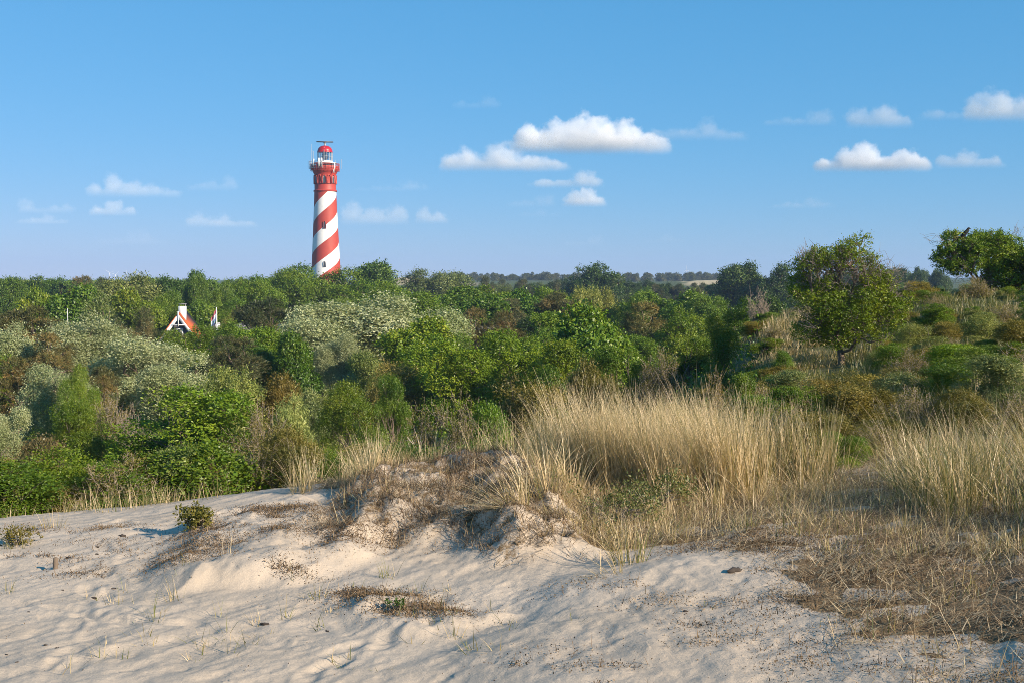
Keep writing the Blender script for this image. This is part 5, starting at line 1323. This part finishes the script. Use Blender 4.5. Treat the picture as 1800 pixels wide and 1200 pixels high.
def crow():
    Y = 45.0; k = Y / F
    x, y, z = at(1693.5, 413.5, Y)
    e = link('crow', None); e.location = (x, y - .15, z); e.scale = (1, 1, 1); tag(e, 'black crow perched on top of the wind-shaped thorn tree', 'bird')
    P = np.array([[-.17, 0, -.10], [-.12, 0, -.05], [-.04, 0, .02], [.04, 0, .10], [.09, 0, .17], [.105, 0, .21], [.13, 0, .235], [.16, 0, .235], [.185, 0, .225]]) * 1.05
    V, Fc = tubes([(P, np.array([.02, .055, .085, .085, .062, .048, .055, .045, .012]))], 12)
    part('body', (V, Fc), 'crow', e, True)
    part('beak', tubes([(np.array([[.18, 0, .24], [.22, 0, .235], [.262, 0, .218]]), np.array([.02, .015, .003]))], 8), 'crow', e, True)
    for s in (-1, 1):
        W = np.array([[.06, s * .085, .12], [-.02, s * .095, .04], [-.12, s * .075, -.05], [-.24, s * .03, -.14]]); 
        v, f = tubes([(W, np.array([.03, .055, .045, .008]))], 8); part('wing', (v, f), 'crow', e, True)
        part('leg', tubes([(np.array([[.0, s * .035, -.02], [.015, s * .035, -.09], [.01, s * .035, -.17]]), np.array([.016, .008, .007]))], 6), 'crow', e, True)
    part('tail', tubes([(np.array([[-.14, 0, -.07], [-.22, 0, -.14], [-.31, 0, -.21]]), np.array([.04, .05, .045]))], 6), 'crow', e, True)
# ------------------------------------------------------------------ clouds: lit volumes at one cloud base, far beyond the haze
CLOUD_BASE = 430.0
def cloud(l, rgt, top, bot, dens, label, puffs=None, seed=0, soft=.32, group=None):
    """l, rgt, top, bot: outline in the photograph; puffs: (u, v height, half width) within that outline."""
    r = np.random.default_rng(seed + 900)
    D = CLOUD_BASE * F / max(HY - bot, 30)
    k = D / F; x0, _, z0 = at((l + rgt) / 2, bot, D)
    W, H = (rgt - l) * k, (bot - top) * k
    dep = max(.42 * W, H * 1.3)
    if puffs is None:
        n = int(np.clip(W / H * 1.0, 2, 6)); us = np.linspace(-.36, .36, n) + r.normal(0, .04, n)
        puffs = [(u, float(np.clip(1 - 1.5 * abs(u) ** 1.3 - r.uniform(0, .35), .35, 1)) if i != n // 2 else 1.0, .5 / n + .12) for i, u in enumerate(us)]
    puffs = list(puffs) + [(0, .5, .34), (-.2, .5, .26), (.2, .5, .26)]
    C, Rr = [], []
    for u, h, w in puffs:
        C.append((u * W, r.normal(0, .06) * dep, .18 * H * h)); Rr.append((w * W * 1.12, max(w * 1.1, .28) * dep, .86 * H * h))
    C, Rr = np.array(C), np.array(Rr)
    # hull: for each direction from the middle, the farthest puff surface
    th, ph = np.meshgrid(np.linspace(0, 2 * math.pi, 48, endpoint=False), np.linspace(-math.pi / 2, math.pi / 2, 25), indexing='ij')
    d = np.stack([np.cos(ph) * np.cos(th) * W, np.cos(ph) * np.sin(th) * dep, np.sin(ph) * H], -1).reshape(-1, 3) * .5
    c0 = np.array([0, 0, .25 * H])
    t = np.full(len(d), .12)
    for c, R in zip(C, Rr * 1.06):
        o = (c0 - c) / R; q = d / R
        a, b, cc = (q * q).sum(1), 2 * (q * o).sum(1), (o * o).sum() - 1
        disc = b * b - 4 * a * cc; ok = disc > 0
        s = np.where(ok, (-b + np.sqrt(np.maximum(disc, 0))) / (2 * a), 0); t = np.maximum(t, s)
    V = c0 + d * t[:, None]; V[:, 2] = np.maximum(V[:, 2], -.10 * H)
    V = V.reshape(48, 25, 3)
    bott, topp = V[:, 0].mean(0), V[:, -1].mean(0)
    V[:, 0] = bott; V[:, -1] = topp
    verts = np.concatenate([bott[None], V[:, 1:-1].reshape(-1, 3), topp[None]])
    faces = []; m = 23
    for i in range(48):
        j = (i + 1) % 48
        faces.append((0, 1 + j * m, 1 + i * m)); faces.append((1 + i * m + m - 1, 1 + j * m + m - 1, len(verts) - 1))
        for q in range(m - 1): faces.append((1 + i * m + q, 1 + j * m + q, 1 + j * m + q + 1, 1 + i * m + q + 1))
    me = bpy.data.meshes.new('cloud'); me.from_pydata(verts.tolist(), [], faces); me.update()
    mt, nt, out = new_mat('cloud_vapour'); L = nt.links.new
    tc = N(nt, 'ShaderNodeTexCoord'); pos = tc.outputs['Object']
    fld = None
    for c, R in zip(C, Rr):
        s1 = N(nt, 'ShaderNodeVectorMath', operation='SUBTRACT'); L(pos, s1.inputs[0]); s1.inputs[1].default_value = c
        s2 = N(nt, 'ShaderNodeVectorMath', operation='DIVIDE'); L(s1.outputs[0], s2.inputs[0]); s2.inputs[1].default_value = R
        s3 = N(nt, 'ShaderNodeVectorMath', operation='LENGTH'); L(s2.outputs[0], s3.inputs[0])
        s4 = N(nt, 'ShaderNodeMath', operation='SUBTRACT'); s4.inputs[0].default_value = 1; L(s3.outputs['Value'], s4.inputs[1])
        if fld is None: fld = s4.outputs[0]
        else:
            mx = N(nt, 'ShaderNodeMath', operation='SMOOTH_MAX'); L(fld, mx.inputs[0]); L(s4.outputs[0], mx.inputs[1]); mx.inputs[2].default_value = .06; fld = mx.outputs[0]
    nz = N(nt, 'ShaderNodeTexNoise', i_Scale=2.1 / H, i_Detail=6.0, i_Roughness=.66)
    of = N(nt, 'ShaderNodeVectorMath', operation='ADD'); L(pos, of.inputs[0]); of.inputs[1].default_value = (seed * 531.7, 0, 0); L(of.outputs[0], nz.inputs['Vector'])
    n1 = N(nt, 'ShaderNodeMath', operation='MULTIPLY_ADD'); L(nz.outputs['Fac'], n1.inputs[0]); na = 1.2 + max(0, soft - .3) * 2.5; n1.inputs[1].default_value = na; n1.inputs[2].default_value = -.61 * na
    a1 = N(nt, 'ShaderNodeMath', operation='ADD'); L(fld, a1.inputs[0]); L(n1.outputs[0], a1.inputs[1])
    mr = N(nt, 'ShaderNodeMapRange', interpolation_type='SMOOTHSTEP'); mr.inputs[1].default_value = 0.0; mr.inputs[2].default_value = soft; L(a1.outputs[0], mr.inputs[0])
    sp = N(nt, 'ShaderNodeSeparateXYZ'); L(pos, sp.inputs[0])
    fl = N(nt, 'ShaderNodeMapRange', interpolation_type='SMOOTHSTEP'); fl.inputs[1].default_value = -.06 * H; fl.inputs[2].default_value = .42 * H; L(sp.outputs['Z'], fl.inputs[0])
    mu = N(nt, 'ShaderNodeMath', operation='MULTIPLY'); L(mr.outputs[0], mu.inputs[0]); L(fl.outputs[0], mu.inputs[1])
    m2 = N(nt, 'ShaderNodeMath', operation='MULTIPLY'); L(mu.outputs[0], m2.inputs[0]); m2.inputs[1].default_value = dens ** 1.6 * 4.2 / H
    v = N(nt, 'ShaderNodeVolumePrincipled'); v.inputs['Color'].default_value = (1, 1, 1, 1); v.inputs['Anisotropy'].default_value = -.3
    L(m2.outputs[0], v.inputs['Density']); L(v.outputs[0], out.inputs['Volume'])
    me.materials.append(mt)
    o = link('cloud', me); o.location = (x0, D, z0)
    tag(o, label, 'cloud', group or 'fair-weather clouds')
    return o

def clouds():
    cloud(890, 1176, 194, 270, 1.0, 'largest bright white cumulus cloud, flat-based with three humps', [(-.36, .72, .13), (-.20, .85, .16), (-.02, 1.0, .19), (.12, .78, .16), (.24, .90, .13), (.38, .55, .14)], 1, .22)
    cloud(862, 960, 220, 266, .35, 'bluish shaded shoulder of vapour beside the largest cloud', None, 2, .4)
    cloud(768, 1000, 248, 302, .62, 'lower cloud under the largest one, white tops over a blue-grey base', [(-.36, .72, .14), (-.26, .95, .12), (0, 1.0, .20), (.22, .62, .18), (.38, .45, .14)], 3)
    cloud(1125, 1315, 200, 248, .26, 'greyish trailing cloud with one small puff, next to the largest cloud', [(-.38, .5, .16), (-.15, .6, .2), (.12, 1.0, .12), (.34, .4, .2)], 4, .4)
    cloud(952, 1040, 296, 331, .42, 'small white cloud just under the base of the largest one', None, 5)
    cloud(980, 1070, 324, 364, .65, 'small compact white cloud, lowest of the little pair', [(-.18, .85, .26), (.1, 1.0, .28), (.3, .6, .2)], 6)
    cloud(898, 972, 332, 365, .16, 'faint lilac wisp beside the small compact cloud', None, 7, .5)
    cloud(1428, 1638, 244, 302, .95, 'bright two-humped cloud over the twiggy hill thorn', [(-.40, .45, .11), (-.20, .8, .14), (-.07, 1.0, .16), (.10, .5, .16), (.27, .78, .16), (.4, .5, .1)], 8, .26)
    cloud(1634, 1772, 256, 297, .42, 'flat white cloud trailing the two-humped one', [(-.3, .7, .18), (-.02, 1.0, .2), (.32, .65, .16)], 9)
    cloud(1472, 1608, 178, 226, .40, 'oval grey-white cloud above the two-humped one', [(-.22, .9, .24), (.08, 1.0, .28), (.32, .6, .2)], 10)
    cloud(1690, 1880, 148, 214, .62, 'tall cloud at the picture edge, highest of all', [(-.36, .85, .14), (-.18, 1.0, .2), (.1, .9, .24), (.35, .7, .2)], 11)
    cloud(1626, 1720, 176, 212, .26, 'bluish cloud tail reaching from the highest cloud', None, 12, .4)
    cloud(1358, 1455, 186, 222, .22, 'pale bluish cloud, smallest of the upper row', None, 13, .45)
    cloud(1352, 1462, 342, 367, .16, 'thin wispy cloud beneath the two-humped one', None, 14, .5)
    cloud(148, 320, 299, 347, .34, 'white peaked cloud trailing into mist, above the house', [(-.36, .6, .12), (-.20, 1.0, .14), (-.02, .75, .18), (.16, .6, .16), (.36, .35, .16)], 15)
    cloud(320, 425, 300, 337, .18, 'soft lilac cloud between peaked cloud and lighthouse', [(.3, 1.0, .18), (0, .65, .22), (-.3, .5, .2)], 16, .45)
    cloud(24, 140, 343, 376, .20, 'faint two-part cloud low in the sky near the picture edge', [(-.3, 1.0, .2), (.1, .6, .2), (.32, .7, .16)], 17, .45)
    cloud(146, 246, 346, 380, .36, 'small white mound of cloud below the peaked one', [(-.25, .6, .2), (.05, 1.0, .24), (.3, .6, .18)], 18)
    cloud(28, 124, 372, 395, .18, 'thin pale cloud bar under the faint two-part cloud', None, 19, .45)
    cloud(316, 462, 366, 401, .24, 'ragged low cloud between house and lighthouse', [(-.28, 1.0, .2), (0, .85, .18), (.3, .45, .2)], 20, .4)
    cloud(596, 728, 347, 396, .36, 'lumpy white cloud right beside the lighthouse shaft', [(-.32, 1.0, .18), (-.02, .8, .2), (.25, .9, .2)], 21)
    cloud(722, 796, 356, 394, .34, 'small sloping cloud next to the lumpy one', [(-.18, 1.0, .26), (.15, .7, .26)], 22)
    cloud(632, 760, 310, 337, .12, 'faint grey wisp above the lumpy cloud', None, 23, .5)
    cloud(800, 866, 162, 192, .13, 'faint grey wisp alone high in the blue', None, 24, .5)
    cloud(175, 300, 396, 432, .10, 'barely visible wisp low over the wood', None, 25, .5)
    cloud(915, 982, 362, 382, .10, 'barely visible wisp under the small compact cloud', None, 26, .5)
    cloud(995, 1056, 408, 434, .10, 'barely visible low wisp over the far pine row', None, 27, .5)
    cloud(1140, 1206, 406, 428, .10, 'barely visible low wisp over the sandy clearing', None, 28, .5)

# ------------------------------------------------------------------ air, sky, sun, camera
def haze():
    mt, nt, out = new_mat('thin_haze')
    v = N(nt, 'ShaderNodeVolumePrincipled'); v.inputs['Color'].default_value = (.46, .64, 1.0, 1); v.inputs['Density'].default_value = HAZE; v.inputs['Anisotropy'].default_value = 0
    nt.links.new(v.outputs[0], out.inputs['Volume'])
    V, Fc = boxm((0, 0, 30.5), (6900, 6900, 75))
    o = link('haze', mk_mesh('haze', V, Fc, mt)); tag(o, kind='stuff')

def world():
    w = bpy.data.worlds.new('World'); S.world = w; w.use_nodes = True; nt = w.node_tree
    sky = nt.nodes.new('ShaderNodeTexSky'); sky.sky_type = 'NISHITA'; sky.sun_disc = False
    sky.sun_elevation = SUN_EL; sky.sun_rotation = math.radians(180 + math.degrees(SUN_AZ))
    sky.air_density, sky.dust_density, sky.ozone_density, sky.altitude = SKY_AIR, SKY_DUST, SKY_OZ, 0
    bg = nt.nodes['Background']; bg.inputs['Strength'].default_value = SKY_STR
    # the film's rendering of the sky: each channel through its own gentle power curve
    sep = nt.nodes.new('ShaderNodeSeparateColor'); com = nt.nodes.new('ShaderNodeCombineColor'); nt.links.new(sky.outputs[0], sep.inputs[0])
    for k, (p, g) in enumerate(SKY_CURVE):
        a = nt.nodes.new('ShaderNodeMath'); a.operation = 'POWER'; a.inputs[1].default_value = p; nt.links.new(sep.outputs[k], a.inputs[0])
        b = nt.nodes.new('ShaderNodeMath'); b.operation = 'MULTIPLY'; b.inputs[1].default_value = g; nt.links.new(a.outputs[0], b.inputs[0]); nt.links.new(b.outputs[0], com.inputs[k])
    nt.links.new(com.outputs[0], bg.inputs[0])
    sun = bpy.data.lights.new('sun', 'SUN'); sun.energy = SUN_STR; sun.angle = math.radians(.5); sun.color = (1.0, .85, .67)
    o = link('sun', sun)
    az = math.pi + SUN_AZ
    d = Vector((math.sin(az) * math.cos(SUN_EL), math.cos(az) * math.cos(SUN_EL), math.sin(SUN_EL)))
    o.rotation_euler = (d).to_track_quat('Z', 'Y').to_euler(); o.location = d * 50

def camera():
    c = bpy.data.cameras.new('camera'); c.lens = 40; c.sensor_width = 36; c.clip_start = .1; c.clip_end = 60000
    o = link('camera', c); o.location = (0, 0, CAMZ); o.rotation_euler = (math.pi / 2 - PITCH, 0, 0); S.camera = o

DENOISE = True
HAZE = .00016
SKY_CURVE = ((.85, .86), (.45, 1.80), (.42, 2.5))
SKY_AIR, SKY_DUST, SKY_OZ, SKY_STR = 1.0, 0.0, 10.0, .094
SUN_STR = 5.0
import time
_t = time.time()
def step(f):
    global _t
    f(); print('%-14s %.1fs' % (f.__name__, time.time() - _t)); _t = time.time()
for f in (world, camera, build_ground, plant_all, thorns, grasses, litter, sand_things, lighthouse, house, turbines, crow, clouds, haze): step(f)
v = S.view_settings; v.view_transform = 'Standard'; v.look = 'None'; v.exposure = 0.7; v.gamma = 1; v.use_curve_mapping = False
cy = S.cycles
cy.max_bounces = 12; cy.diffuse_bounces = 2; cy.glossy_bounces = 2; cy.transmission_bounces = 4; cy.transparent_max_bounces = 12; cy.volume_bounces = 10
cy.volume_step_rate = .35; cy.volume_max_steps = 160; cy.use_denoising = DENOISE; cy.denoiser = 'OPENIMAGEDENOISE'; cy.denoising_input_passes = 'RGB_ALBEDO_NORMAL'; cy.denoising_prefilter = 'NONE'; cy.filter_width = .85
